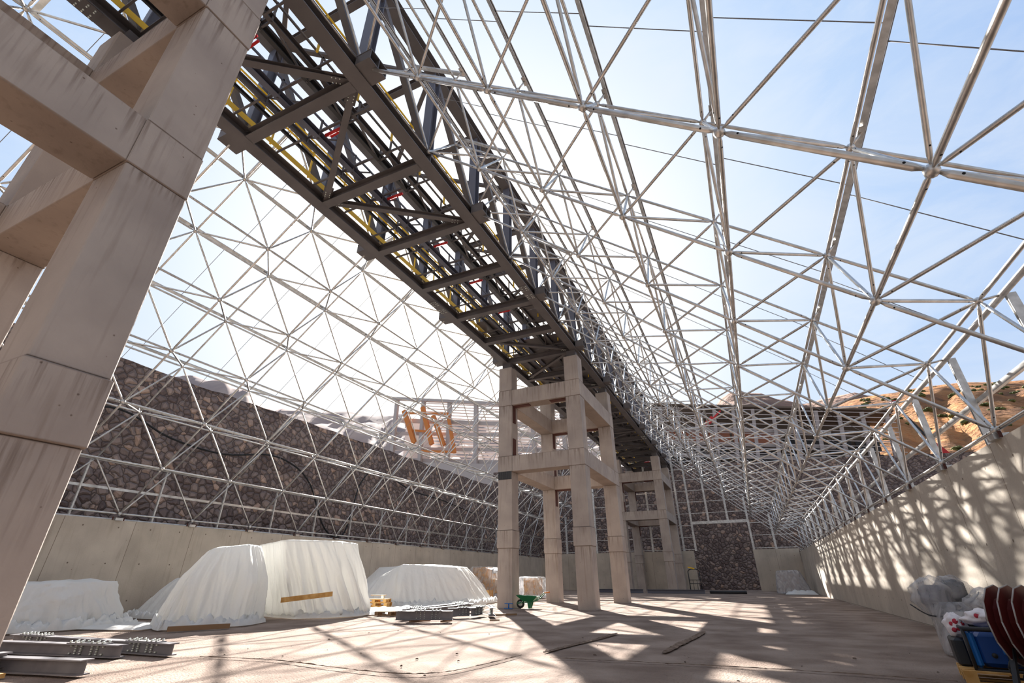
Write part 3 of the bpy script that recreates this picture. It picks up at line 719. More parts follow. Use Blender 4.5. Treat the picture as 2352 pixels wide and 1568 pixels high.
# ================================================================== SPACE FRAMES
SX, SZ, DY = 1.880, 1.610, 3.0
YI, OZ = 5.348, 1.949
K0, K1 = -4, 17
def build_frame(side):
    sg = 1 if side == 'R' else -1
    xw = 4.52 if side == 'R' else -22.784
    lab = 'galvanised tubular space frame sloping from the right wall up to the bridge' if side == 'R' else 'galvanised tubular space frame sloping from the left wall up to the bridge'
    root = empty('space_frame_roof', lab, 'roof frame', (xw, 25, 3.66))
    I = lambda i, k: Vector((xw - sg * SX * i, YI + DY * k, 3.66 + SZ * i))
    O = lambda i, k: Vector((xw - sg * SX * i, YI + DY * (k + .5), 3.66 + SZ * i + OZ))
    def rel(mb): mb.v = [loc(root, p) for p in mb.v]; return mb
    items = {'chord_tube': [], 'brace_tube': [], 'node_joint': [], 'tie_rod': []}
    def tubeitem(kind, a, b, r):
        mid = (a + b) / 2; p = pix(mid); pa = pix(a); pb = pix(b)
        vis = any(q and -60 < q[0] < 2412 and -60 < q[1] < 1628 for q in (p, pa, pb))
        sc = ((b - a).length * r / ((mid - CAM).length ** 2)) if vis else 0
        items[kind].append((sc, a, b, r))
    for k in range(K0, K1 + 1):
        for i in range(7):
            if k < K1: tubeitem('chord_tube', I(i, k), I(i, k + 1), .037)
            if i < 6:
                tubeitem('chord_tube', I(i, k), I(i + 1, k), .046 if (k == 0 and side == 'R') else .036)
                if k < K1:
                    pass
            items['node_joint'].append((1 / (I(i, k) - CAM).length, I(i, k), None, .085))
        if k < K1:
            for i in range(7):
                o = O(i, k)
                if i < 6:
                    if k < K1 - 1: tubeitem('chord_tube', o, O(i, k + 1), .034)
                    tubeitem('chord_tube', o, O(i + 1, k), .033)
                for (ii, kk) in ((i, k), (i, k + 1), (i + 1, k), (i + 1, k + 1)):
                    if ii <= 6: tubeitem('brace_tube', o, I(ii, kk), .031)
                items['node_joint'].append((1 / (o - CAM).length, o, None, .07))
    nrm = Vector((sg * .65, 0, .76))
    # tie rods between purlins, mid bay
    def PU(i, k): # purlin axis point over outer node i
        o = O(i, k)
        return o + (Vector((sg * .34, 0, .04)) if i == 0 else nrm * .36)
    for k in range(K0, K1):
        for i in range(6):
            j = .42 if i % 2 else .5
            items['tie_rod'].append((1 / (PU(i, k) - CAM).length, PU(i, k + j), PU(i + 1, k + j), .009))
    for kind, L in items.items():
        L.sort(key=lambda t: -t[0])
        rest = MB()
        for n_, (sc, a, b, r) in enumerate(L):
            near = (a - CAM).length < 22
            mb = MB() if n_ < 100 else rest
            if kind == 'node_joint': mb.ball(a, r, 8 if near else 6, 5 if near else 3)
            elif kind == 'tie_rod': mb.tube(a, b, r, 5)
            else:
                mb.tube(a, b, r, 12 if near else 7, taper=.10, end=.42, gap=.07)
                if near:
                    d = (b - a).normalized(); s_ = Vector((CAM - a)); s_ = (s_ - d * s_.dot(d)).normalized()
                    rr = random.Random(n_ * 7 + 1)
                    s_ = (s_ + d.cross(s_) * rr.uniform(-1, 1)).normalized()
                    for q0, dd in ((a, d), (b, -d)):
                        c = q0 + dd * .27 + s_ * (r * .72)
                        mb.lathe(c, s_, [(0, r * .36), (r * .31, r * .36)], 8)
                        for z_ in range(-10, 0): mb.mi[z_] = 1
            if n_ < 100:
                rel(mb).build(kind, M['rod'] if kind == 'tie_rod' else ([M['galv'], M['hole']] if kind.endswith('tube') else M['galv']), root)
        if rest.v:
            o = rel(rest).build(kind, M['rod'] if kind == 'tie_rod' else ([M['galv'], M['hole']] if kind.endswith('tube') else M['galv']), root)
            o['kind'] = 'stuff'
    # purlins with short stubs down to the outer nodes
    for i in range(7):
        a, b = PU(i, K0), PU(i, K1 - 1)
        a = a - Vector((0, 1.5, 0)); b = b + Vector((0, 1.5, 0))
        mb = MB()
        if i == 0:
            mb.tube(a, b, .055, 12)
        else:
            up = nrm
            mb.chan(a, b, .10 if i < 6 else .14, .06, .012, up=up)
        pu = rel(mb).build('purlin', M['galvflat'], root)
        mb = MB()
        for k in range(K0, K1):
            o = O(i, k); p = PU(i, k); d = (p - o)
            mb.tube(o, p, .022, 6)
            if i: mb.bar(p - d.normalized() * .05 - Vector((0, .12, 0)), p - d.normalized() * .05 + Vector((0, .12, 0)), .1, .02)
        rel(mb).build('purlin_stub', M['galv'], pu)
    # rafters from last purlin to the next over the bridge edge
    for k in range(K0, K1):
        mb = MB(); mb.bar(PU(6, k) + Vector((0, .14, 0)), PU(5, k) + Vector((0, .14, 0)), .13, .05, up=nrm)
        mb2 = MB(); mb2.bar(I(6, k) + Vector((-sg * .2, 0, .05)), PU(6, k), .14, .05, up=(0, 1, 0)) if False else None
        rel(mb).build('rafter', M['galvflat'], root)
    # cladding posts and rails over the wall
    zt = 3.48 if side == 'R' else 3.40
    for k in range(K0, K1):
        p = PU(0, k)
        mb = MB()
        if side == 'R': mb.chan((p.x + .1, p.y, zt), (p.x + .1, p.y, p.z), .14, .07, .012, up=(0, 1, 0))
        else: mb.bar((p.x - .05, p.y, zt), (p.x - .05, p.y, p.z), .09, .06, up=(0, 1, 0))
        rel(mb).build('cladding_post', M['galvflat'], root)
    x = PU(0, 0).x + (.22 if side == 'R' else -.12)
    mb = MB(); mb.bar((x, YI + DY * K0, 4.62), (x, YI + DY * K1, 4.62), .07, .1); rel(mb).build('cladding_rail', M['galv'], root)
    # base track on the wall head
    mb = MB(); mb.tube((xw + sg * .30, YI + DY * K0, zt + .06), (xw + sg * .30, YI + DY * K1, zt + .06), .045, 8)
    for k in range(K0, K1 + 1):
        c = I(0, k); mb.box(c.x - .12, c.x + .12, c.y - .14, c.y + .14, zt, zt + .1)
    rel(mb).build('base_shoes', M['galv'], root)
    for k in range(K0, K1 + 1):
        c = I(0, k); mb = MB()
        for dy in (-.2, .2): mb.bar((c.x - sg * .04, c.y + dy, zt + .01), (c.x - sg * .04, c.y + dy, zt + .13), .05, .03)
        tag(rel(mb).build('base_lug', M['rust'], root), 'rusty lug')
    return root
build_frame('R')
build_frame('L')

# ================================================================== END WALL FRAMING
EF = empty('end_wall_framing', 'white steel girt framing standing on the end wall above the doorway', 'wall framing', (-9, YE + .2, 3.8))
def rf(x): # roof line height at the end wall
    if x > -6.8: return 3.66 + 1.61 / 1.88 * (4.52 - x) + 2.0
    if x < -11.5: return 3.66 + 1.61 / 1.88 * (x + 22.78) + 2.0
    return 16.9
def ep(mb, name, m=None, label=None):
    mb.v = [loc(EF, p) for p in mb.v]
    o = mb.build(name, m or M['galvflat'], EF)
    if label: o['label'] = label
PX = [(-22.4, 3.8), (-19.84, 3.8), (-16.16, 3.8), (-12.9, 3.8), (-9.76, 3.8), (-6.45, 3.8), (-5.25, 3.8), (-3.45, 6.55), (-1.5, 6.55), (.43, 3.8), (2.5, 3.8)]
for x, zb in PX:
    mb = MB(); mb.chan((x, YE + .25, zb), (x, YE + .25, rf(x) - .2), .2, .2, .012, up=(0, 1, 0)); ep(mb, 'girt_post')
mb = MB(); mb.bar((-5.35, YE + .2, 6.6), (.53, YE + .2, 6.6), .12, .3); ep(mb, 'door_lintel')
z = 3.95
while z < 16.6:
    xr = 4.52 - (z - 3.66 - 1.6) * 1.88 / 1.61; xr = min(4.4, xr)
    xl = -22.78 + (z - 3.66 - 1.6) * 1.88 / 1.61; xl = max(-22.6, xl)
    segs = [(xl, -5.3), (.5, xr)] if z < 6.4 else [(xl, xr)]
    for a, b in segs:
        if b > a + .3:
            mb = MB(); mb.bar((a, YE + .34, z), (b, YE + .34, z), .05, .06); ep(mb, 'girt_rail')
    z += 1.22

# ================================================================== OUTSIDE BUILDINGS
# long concrete frame with dark interior beyond the end wall
BG = empty('framed_building', 'long unfinished concrete-framed building with orange brick infill behind the end wall', 'building', (4, 92, 14))
def gp(mb, root, name, m):
    mb.v = [loc(root, p) for p in mb.v]; return mb.build(name, M[m], root)
tz = lambda x: 31.9 - (x + 15.7) * .178       # roof edge
bz = lambda x: 20.6 - (x + 17.8) * .125       # foot
mb = MB(); mb.loft([[(-24, 90, -.1), (26, 90, -.1), (26, 74, -.1), (-24, 74, -.1)], [(-24, 90, bz(-24)), (26, 90, bz(26)), (26, 74, bz(26) - 4.5), (-24, 74, bz(-24) - 4.5)]]); gp(mb, BG, 'plinth', 'palecon')
mb = MB(); mb.loft([[(-24, 97, 12), (23, 97, 12), (23, 98, 12), (-24, 98, 12)], [(-24, 97, tz(-24) - .4), (23, 97, tz(23) - .4), (23, 98, tz(23) - .4), (-24, 98, tz(-24) - .4)]]); gp(mb, BG, 'rear_wall', 'roofdark')
for i in range(14):
    x = -16.5 + i * 3.12
    mb = MB(); mb.bar((x - 1.1, 90, bz(x) - .3), (x, 90.4, tz(x) - .2), .55, .6); gp(mb, BG, 'column', 'palecon')
mb = MB(); mb.loft([[(-24, 89.6, tz(-24)), (-24, 98.5, tz(-24) - .2), (-24, 98.5, tz(-24) + .1), (-24, 89.6, tz(-24) + .3)], [(25, 89.6, tz(25)), (25, 98.5, tz(25) - .2), (25, 98.5, tz(25) + .1), (25, 89.6, tz(25) + .3)]]); gp(mb, BG, 'roof_sheet', 'roofdark')
for fr in (.38, .62, .82):
    mb = MB(); f = lambda x: bz(x) + (tz(x) - bz(x)) * (1 - fr)
    mb.bar((-20, 91, f(-20)), (16, 91, f(16)), .4, .55); gp(mb, BG, 'beam', 'palecon')
for i in range(5):
    x0 = -10.5 + i * 3.9
    z0 = bz(x0) + (tz(x0) - bz(x0)) * .40; z1 = bz(x0) + (tz(x0) - bz(x0)) * .60
    mb = MB(); mb.box(x0, x0 + 3.5, 91.6, 91.9, z0, z1); gp(mb, BG, 'brick_panel', 'brick')
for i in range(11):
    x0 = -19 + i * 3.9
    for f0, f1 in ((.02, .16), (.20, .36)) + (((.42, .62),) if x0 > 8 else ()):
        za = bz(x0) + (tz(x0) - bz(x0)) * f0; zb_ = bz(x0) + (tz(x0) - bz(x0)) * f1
        mb = MB(); mb.box(x0, x0 + 3.3, 96.5, 96.9, za, zb_); gp(mb, BG, 'bay_shade_panel', 'belt')  # dark panels standing in for the shade inside the openings
for j in range(12):
    f_ = .04 + j * .082
    mb = MB(); mb.bar((-22, 89.3, bz(-22) + (tz(-22) - bz(-22)) * f_), (24.6, 89.3, bz(24.6) + (tz(24.6) - bz(24.6)) * f_), .05, .10); gp(mb, BG, 'girt', 'siding')

# concrete frame with slatted siding and orange struts
BL = empty('framed_building', 'pale concrete frame building with slatted siding and orange struts at the left', 'building', (-52, 86, 22))
def lz(z, x): # horizontal lines fall slightly to the right
    return z - (x + 70.5) * (.205 if z > 36 else .165 if z > 33 else .135 if z > 30 else .12)
for x in (-70.2, -62.4, -55.2, -48.3, -41.5, -35, -28.5):
    mb = MB(); mb.bar((x + .45, 85.2, 16), (x, 85.2, lz(40.0, x)), .8, .8, up=(0, 1, 0)); gp(mb, BL, 'column', 'palecon')
for z, h in ((35.0, .9), (31.8, .7), (28.2, .7), (25.6, .9)):
    mb = MB(); mb.bar((-70.6, 86, z), (-26, 86, lz(z, -26)), .6, h); gp(mb, BL, 'beam', 'palecon')
mb = MB(); mb.bar((-71.4, 85, 40.3), (-26, 85, lz(40.3, -26)), 1.2, .6); gp(mb, BL, 'eave_beam', 'palecon')
for j in range(20):
    z = 41.6 - j * .78
    mb = MB(); mb.bar((-68 + min(j, 4) * .3, 92, z), (-26, 92, z - 44 * (.19 - j * .004)), .15, .26 if j < 9 else .36); gp(mb, BL, 'siding_slat', 'siding')
for (xa, za, xb, zb_, w) in ((-67.2, 36.4, -63.4, 28.3, .75), (-62.0, 36.5, -58.7, 27.5, .7), (-58.9, 34.0, -55.6, 26.9, .7), (-55.0, 33.9, -52.7, 25.0, .5)):
    mb = MB(); mb.bar((xa, 84.4, za), (xb, 84.4, zb_), w * 1.3, w, up=(0, 1, 0)); gp(mb, BL, 'orange_strut', 'orange')
for (xa, za, xb, zb_) in ((-67.1, 35.9, -54.4, 33.9), (-64.4, 31.4, -60, 30.6), (-61.8, 26.4, -52.6, 25.2)):
    mb = MB(); mb.bar((xa, 84.6, za), (xb, 84.6, zb_), .3, .45); gp(mb, BL, 'orange_strut', 'orange')
mb = MB(); mb.box(-70.6, -63, 90, 90.3, 20, 35.5); gp(mb, BL, 'siding_panel', 'siding')
mb = MB(); mb.loft([[(-72, 93, -1), (-24.2, 93, -1), (-24.2, 84, -1), (-72, 84, -1)], [(-72, 93, 25.0), (-24.2, 93, 19.5), (-24.2, 84, 19.5), (-72, 84, 25.0)]]); gp(mb, BL, 'plinth', 'palecon')

# red machines beyond the wall
CR = empty('telescopic_crane', 'dark telescopic boom with red base reaching over the right wall', 'crane', (25.4, 76, 12))
mb = MB(); mb.bar((25.4, 76, 13.9), (23.9, 76, 16.2), .55, .55); gp(mb, CR, 'boom_base', 'red')
mb = MB(); mb.bar((24.0, 76, 16.1), (21.5, 76, 21.9), .22, .25); gp(mb, CR, 'boom', 'black')
mb = MB(); mb.box(21.2, 21.8, 75.7, 76.4, 21.8, 22.4); gp(mb, CR, 'cradle', 'red')
mb = MB(); mb.box(24.6, 27.2, 75, 77, 12, 13.9); gp(mb, CR, 'body', 'red')

CR = empty('boom_lift', 'small red boom lift raised in front of the framed building roof', 'lift', (-2, 72.9, 0))
mb = MB(); mb.box(-3.2, -.6, 72.2, 73.6, 0.0, 1.8); gp(mb, CR, 'body', 'red')
mb = MB(); mb.bar((-1.6, 72.6, 1.7), (-2.6, 72.6, 20.8), .2, .2); gp(mb, CR, 'boom', 'black')
mb = MB(); mb.bar((-2.4, 72.6, 21.0), (.1, 72.6, 23.1), .2, .22); mb.bar((-2.0, 72.6, 21.5), (-1.1, 72.6, 22.2), .6, .6); gp(mb, CR, 'boom_head', 'red')
mb = MB(); mb.box(-3.0, -2.3, 72.2, 73, 20.6, 21.6); gp(mb, CR, 'cradle', 'greyrim')

# ================================================================== TARPED LOADS
def resample(P, n, closed=True):
    P = [Vector(p) for p in P]
    Q = P + [P[0]] if closed else P
    L = [0]
    for a, b in zip(Q[:-1], Q[1:]): L.append(L[-1] + (b - a).length)
    o = []
    for i in range(n):
        t = L[-1] * i / n; k = 0
        while k < len(L) - 2 and L[k + 1] < t: k += 1
        o.append(Q[k].lerp(Q[k + 1], (t - L[k]) / max(1e-6, L[k + 1] - L[k])))
    return o
def tarp(name, base, top, label, cat, seed, m='tarp', fold=.10, skirt=.5, N_=320, rows=34, bulge=.1, wr=.05, group=None):
    """base, top: matching lists of corner points; each edge resampled with the same share"""
    n_edge = len(base); per = N_ // n_edge
    B, T = [], []
    for i in range(n_edge):
        a, b = Vector((*base[i][:2], 0)), Vector((*base[(i + 1) % n_edge][:2], 0))
        c, d = Vector(top[i]), Vector(top[(i + 1) % n_edge])
        for j in range(per):
            B.append(a.lerp(b, j / per)); T.append(c.lerp(d, j / per))
    n = len(B)
    # round the corners a little
    for _ in range(2): B = [(B[i - 1] + B[i] * 2 + B[(i + 1) % n]) / 4 for i in range(n)]
    for _ in range(1): T = [(T[i - 1] + T[i] * 4 + T[(i + 1) % n]) / 6 for i in range(n)]
    ctr = sum(B, Vector()) / n
    arc = 0; arcs = []
    for i in range(n): arcs.append(arc); arc += (B[(i + 1) % n] - B[i]).length
    rings = []
    # skirt lying on the ground, from outside in
    sk = 8
    for q in range(sk):
        t = q / sk; R = []
        for i in range(n):
            o = (B[i] - ctr); o.z = 0; o.normalize()
            s_ = skirt * (.45 + .9 * abs(noise.noise(Vector((arcs[i] * .7, seed, 0))))) * (1 - t)
            z = .02 + (0 if q == 0 else 1) * (.03 + .34 * abs(noise.noise(Vector((arcs[i] * 3.6, t * 2.6, seed)))) + .12 * abs(noise.noise(Vector((arcs[i] * 9, t * 5, seed))))) * min(1, skirt * 2.2)
            R.append(tuple(B[i] + o * s_ + Vector((0, 0, z + .1 * t))))
        rings.append(R)
    for q in range(rows + 1):
        t = q / rows; R = []
        for i in range(n):
            p = B[i].lerp(T[i], t)
            o = (B[i] - ctr); o.z = 0; o.normalize()
            A = fold * (1 - t * .85) ** .9 * (.25 + .75 * min(1, t * 8 + .3))
            w = noise.noise(Vector((arcs[i] * 2.6 + .5 * t, seed, t * .9)))
            w = (1 - 3.2 * abs(w)) + .45 * (1 - 3.2 * abs(noise.noise(Vector((arcs[i] * 6.3 + 1.3 * t, seed + 3, t * 1.6)))))
            f = A * w + bulge * math.sin(PI * t) * .6
            f += wr * noise.fractal(Vector((arcs[i] * 1.1, t * 2.6, seed + 7)), 1.0, 2.0, 4)
            p = p + o * f
            if t > .93: p.z -= 0.02
            if q == 0: p.z = .14
            R.append(tuple(p))
        rings.append(R)
    tc_ = sum(T, Vector()) / n
    for q in range(1, 7):
        t = q / 7
        rings.append([tuple(T[i].lerp(tc_, t) + Vector((0, 0, .03 * math.sin(PI * t) + wr * .9 * noise.noise(Vector((T[i].lerp(tc_, t).x * 1.7, T[i].lerp(tc_, t).y * 1.7, seed)))))) for i in range(n)])
    mb = MB(); mb.loft(rings, cap=False, smooth=True)
    last = (len(rings) - 1) * n
    mb.add([rings[-1][i] for i in range(n)] + [tuple(tc_)], [(i, (i + 1) % n, n) for i in range(n)], True)
    c0 = (ctr.x, ctr.y, 0)
    o = mb.build(name, M[m], None, org=c0)
    return tag(o, label, cat, group)

# corner order: near-right, far-right, far-left, near-left   (right = towards hall centre)
tarp('covered_load', [(-18.5, 6.9), (-18.15, 10.2), (-20.9, 10.4), (-21.4, 7.0)], [(-18.95, 7.6, 1.18), (-18.6, 9.8, 1.27), (-20.4, 10.0, 1.25), (-21.0, 7.6, 1.2)],
     'low long white tarpaulin-covered load at the far left beside the foreground tower', 'covered load', 11, fold=.10, skirt=.6, wr=.09)
tarp('covered_load', [(-19.0, 12.3), (-18.9, 14.3), (-21.2, 14.9), (-21.6, 12.3)], [(-19.7, 13.2, 1.36), (-19.6, 14.0, 1.38), (-20.6, 14.4, 1.36), (-20.8, 13.0, 1.3)],
     'small sloping white tarpaulin-covered load behind the rounded one by the left wall', 'covered load', 21, fold=.06, skirt=.4)
tarp('covered_load', [(-15.45, 9.9), (-14.75, 11.4), (-15.1, 12.6), (-17.3, 13.1), (-17.7, 11.9), (-16.7, 10.4)], [(-15.9, 11.0, 2.2), (-15.55, 12.0, 2.36), (-15.75, 12.6, 2.34), (-16.9, 12.8, 2.3), (-17.2, 12.2, 2.2), (-16.5, 11.2, 2.15)],
     'tall rounded white tarpaulin-covered load with deep folds in front of the left wall', 'covered load', 32, fold=.17, skirt=.55, bulge=.36, N_=360)
tarp('covered_load', [(-15.2, 14.3), (-14.1, 15.9), (-14.3, 16.9), (-17.6, 17.5), (-17.9, 14.9)], [(-15.7, 13.5, 2.6), (-14.9, 15.3, 2.64), (-15.0, 16.7, 2.62), (-17.4, 17.0, 2.6), (-17.6, 14.0, 2.5)],
     'tallest boxy white tarpaulin-covered load with a deep vertical crease', 'covered load', 47, fold=.20, skirt=.40)
tarp('covered_load', [(-18.6, 20.4), (-16.2, 21.4), (-13.9, 25.0), (-14.6, 28.6), (-19.5, 29.0), (-22.0, 24.0)], [(-18.6, 22.4, 1.3), (-17.2, 22.9, 2.0), (-15.3, 25.2, 1.85), (-15.8, 27.4, 1.9), (-18.4, 27.6, 2.1), (-20.2, 24.6, 1.9)],
     'long low white tarpaulin-covered load with angular top beside the wooden boxes', 'covered load', 55, fold=.08, skirt=.6)
# loose tarpaulin lying on floor
def loose_sheet(pts, h, label, seed):
    P = resample([(x, y, 0) for x, y in pts], 72); n = len(P); c = sum(P, Vector()) / n
    rings = []
    for q in range(9):
        t = q / 9
        rings.append([tuple(P[i].lerp(c, t) + Vector((0, 0, .02 + h * min(1, t * 4) * (.45 + .9 * abs(noise.noise(Vector((P[i].lerp(c, t).x * 2.4, P[i].lerp(c, t).y * 2.4, seed)))))))) for i in range(n)])
    mb = MB(); mb.loft(rings, cap=False, smooth=True)
    mb.add(list(rings[-1]) + [tuple(c + Vector((0, 0, h * .7)))], [(i, (i + 1) % n, n) for i in range(n)], True)
    return tag(mb.build('loose_tarpaulin', M['tarp'], None, org=(c.x, c.y, 0)), label, 'tarpaulin')
loose_sheet([(-16.9, 9.2), (-16.0, 9.5), (-16.5, 10.9), (-18.2, 10.9), (-18.3, 8.8)], .10, 'crumpled white tarpaulin edge spread between the two left covered loads', 4)
loose_sheet([(-14.2, 16.7), (-13.3, 17.6), (-13.5, 19.6), (-15.0, 20.3), (-15.8, 18.6), (-15.4, 17.4)], .22, 'crumpled white tarpaulin heaped on the floor by the orange pallets', 8)
loose_sheet([(-14.9, 20.9), (-13.2, 22.4), (-13.6, 24.0), (-14.4, 24.2), (-16.2, 22.2)], .12, 'flat white tarpaulin lying behind the pile of grey beams', 14)

# ================================================================== CRATES, PALLETS
def crate(c, sx, sy, sz, label, rz=0, group=None):
    root = empty('wooden_crate', label, 'crate', (c[0], c[1], c[2] if len(c) > 2 else 0), rz, group)
    mb = MB(); mb.box(-sx / 2, sx / 2, -sy / 2, sy / 2, .1, sz); mb.build('box', M['wood'], root)
    for x in (-sx / 2 + .05, sx / 2 - .05, 0):
        mb = MB(); mb.box(x - .05, x + .05, -sy / 2 - .02, sy / 2 + .02, 0, .1); mb.build('skid', M['pallet'], root)
    for sx_ in (-1, 1):
        for y0 in (-sy / 2 - .025, sy / 2):
            mb = MB(); mb.box(sx_ * sx / 2 - .04, sx_ * sx / 2 + .04, y0, y0 + .025, .1, sz); mb.build('batten', M['pallet'], root)
    return root
crate((-19.1, 35.5), 1.0, 1.0, 2.02, 'tall plywood crate under the peaked clear sheet')
crate((-17.6, 35.2), 1.6, 1.2, 1.28, 'wide plywood crate beside the mid tower leg under clear sheet')
crate((-18.2, 31.5), .9, .9, 1.35, 'plywood crate right of the long covered load, half covered')
crate((-16.7, 31.6), .7, .6, .55, 'small low plywood crate in front of the tall crates')
crate((-14.9, 35.6), 1.0, 1.0, 1.25, 'plywood crate with paper sheet seen between two tower legs')
crate((-18.2, 36.6), 1.0, .9, 1.6, 'plywood crate behind, under the peaked clear sheet')
tarp('plastic_sheet', [(-16.3, 34.2), (-16.3, 37.4), (-21.0, 37.4), (-21.0, 34.6)], [(-16.9, 34.5, 1.7), (-17.1, 37.1, 2.0), (-19.5, 37.1, 2.1), (-19.7, 34.9, 2.1)], 'clear plastic sheet peaked over the tall wooden crates', 'plastic sheet', 61, m='film', fold=.1, skirt=.4)
tarp('plastic_sheet', [(-13.6, 34.7), (-13.4, 36.6), (-16.4, 36.6), (-16.4, 34.7)], [(-14.2, 35.0, 1.32), (-14.2, 36.3, 1.34), (-15.9, 36.3, 1.34), (-15.9, 35.0, 1.33)], 'clear plastic sheet over the crate seen behind the wheelbarrow', 'plastic sheet', 66, m='film', fold=.1, skirt=.25)
tarp('plastic_sheet', [(-16.7, 31.0), (-16.9, 32.6), (-18.9, 32.6), (-18.9, 31.2)], [(-17.7, 31.3, 1.42), (-17.7, 32.1, 1.43), (-18.7, 32.1, 1.43), (-18.7, 31.4, 1.42)], 'clear plastic sheet hanging off the crate beside the long covered load', 'plastic sheet', 71, m='film', fold=.08, skirt=.5)
# paper label on crate
def pallet(c, label, m='pallet', rz=0, stack=1, group=None):
    root = empty('wooden_pallet', label, 'pallet', c, rz, group)
    for k in range(5):
        mb = MB(); mb.box(-.6, .6, -.4 + k * .175, -.3 + k * .175, .122, .144); mb.build('deck_board', M[m], root)
    for y in (-.4, -.05, .3):
        mb = MB(); mb.box(-.6, .6, y, y + .1, 0, .022); mb.build('bottom_board', M[m], root)
        for x in (-.6, -.07, .46):
            mb = MB(); mb.box(x, x + .14, y, y + .1, .022, .1); mb.build('block', M[m], root)
    for x in (-.6, -.07, .46):
        mb = MB(); mb.box(x, x + .14, -.4, .4, .1, .122); mb.build('stringer_board', M[m], root)
    return root
p0 = pallet((-16.4, 20.0, .38), 'orange wooden pallet topmost of the small stack by the crumpled tarpaulin', rz=.35)
for i, z in enumerate((.0, .144)):
    c = copytree(p0); c.location = (-16.35 + .03 * i, 19.98, z); c['label'] = ('orange wooden pallet at the bottom of the small stack by the crumpled tarpaulin', 'orange wooden pallet in the middle of the small stack by the crumpled tarpaulin')[i]
p0.location.z = .288
mb = MB(); mb.box(-.45, .45, -.3, .3, 0, .03); mb.box(-.02, .02, -.02, .02, -.1, 0)
pl = empty('wooden_stool', 'small orange board standing on the pallet stack', 'board', (-16.3, 20.1, .432), .35)
mb = MB(); mb.box(-.4, .3, -.12, .12, .14, .165); mb.build('board', M['pallet'], pl)
mb = MB(); mb.box(.1, .22, -.08, .08, 0, .14); mb.build('canister', M['bolt'], pl)
pallet((-13.2, 17.2, 0), 'dark weathered pallet under the left end of the grey beam pile', m='oldwood', rz=.3)
# planks
def plank(a, b, w, h, label, m='pallet', nm='wooden_plank'):
    mb = MB(); mb.bar(a, b, w, h); c = ((a[0] + b[0]) / 2, (a[1] + b[1]) / 2, (a[2] + b[2]) / 2)
    return tag(mb.build(nm, M[m], None, org=c), label, 'plank')
plank((-14.35, 12.7, .66), (-13.9, 14.5, .80), .05, .15, 'tan wooden plank leaning between the rounded and the tallest covered loads')
plank((-14.9, 9.55, .07), (-14.2, 10.9, .07), .12, .12, 'brown plank weighing down the tarpaulin in front of the rounded covered load', 'oldwood')
plank((-10.5, 14.6, .03), (-10.2, 15.3, .03), .1, .05, 'short wood bearer under the front beam of the pile, its left one', 'oldwood', 'wood_bearer')
plank((-9.5, 14.95, .03), (-9.55, 15.6, .03), .1, .05, 'short wood bearer under the bolted end of the front beam', 'oldwood', 'wood_bearer')
plank((-9.3, 17.9, .04), (-8.6, 18.8, .04), .1, .06, 'thin board on the floor right of the beam pile', 'oldwood')
plank((-8.4, 16.2, .02), (-8.1, 16.35, .02), .05, .04, 'small wood offcut lying alone on the sunlit floor', 'oldwood', 'wood_offcut')

# ================================================================== LOOSE STEEL BEAMS
def steel_beam(a, b, w, h, label, bolts=(1,), m='loose', mitre=0, group=None, cat='steel beam'):
    a = Vector(a); b = Vector(b); c = (a + b) / 2
    root = empty('steel_beam', label, cat, (c.x, c.y, c.z - h / 2), 0, group)
    org = Vector((c.x, c.y, c.z - h / 2)); A = a - org; B = b - org
    mb = MB(); mb.ibeam(A, B, w, h, .018); mb.build('profile', M[m], root)
    _, _, d, r, u = mb.frame(A, B)
    for e in bolts:
        q = B if e == 1 else A; dd = -d if e == 1 else d
        mb = MB(); p1 = q + dd * .35; p2 = q + dd * 1.25
        mb.prof(p1, p2, [(-w / 2 + .01, h / 2), (w / 2 - .01, h / 2), (w / 2 - .01, h / 2 + .015), (-w / 2 + .01, h / 2 + .015)])
        pl = mb.build('splice_plate', M[m], root)
        mb = MB()
        for k in range(7):
            if k == 3: continue
            for s_ in (-.35, .35):
                p = p1.lerp(p2, (k + .5) / 7) + r * s_ * w * .9 + u * (h / 2 + .015)
                mb.lathe(p, u, [(0, .02), (.035, .02)], 6)
            for s_ in (-.3, -.1, .1, .3):
                if k in (1, 2, 4, 5) or abs(s_) > .2:
                    p = p1.lerp(p2, (k + .5) / 7) + u * s_ * h
                    for sd_ in (-1, 1): mb.lathe(p + r * sd_ * .01, r * sd_, [(0, .016), (.04, .016)], 6)
        mb.build('bolts', M['bolt'], pl)
    return root
G = 'loose grey steel beams on the floor at bottom left'
steel_beam((-15.3, 6.42, .11), (-10.2, 6.75, .11), .21, .20, 'grey steel beam at bottom left, the rear one nearest the covered loads', (0, 1), group=G)
steel_beam((-15.0, 5.42, .11), (-10.85, 6.22, .11), .21, .20, 'grey steel beam at bottom left, middle one with bolt plates at its right end', (1,), group=G)
steel_beam((-11.6, 4.45, .11), (-9.4, 4.95, .11), .21, .20, 'grey steel beam at bottom left, the plain one lying nearest us', (), group=G)
steel_beam((-10.75, 3.3, .17), (-11.02, 4.62, .17), .21, .20, 'stub of grey steel beam cut by the left picture edge', (1,), group=G)
plank((-11.1, 4.3, .03), (-10.3, 4.35, .03), .1, .06, 'yellowish wood block under the beam at the left picture edge', 'pallet', 'wood_bearer')
G = 'grey steel beams stacked in mid floor left of the tower'
steel_beam((-11.0, 14.5, .195), (-9.25, 15.2, .195), .22, .26, 'front grey steel beam of the pile, its long flat side and bolted plates facing us', (1,), group=G)
steel_beam((-10.85, 14.95, .19), (-11.15, 19.8, .19), .22, .26, 'long grey steel beam second in the pile, running back to the tower', (0, 1), group=G)
steel_beam((-11.5, 15.5, .19), (-12.0, 20.8, .19), .22, .26, 'long grey steel beam at the rear of the pile', (0, 1), group=G)
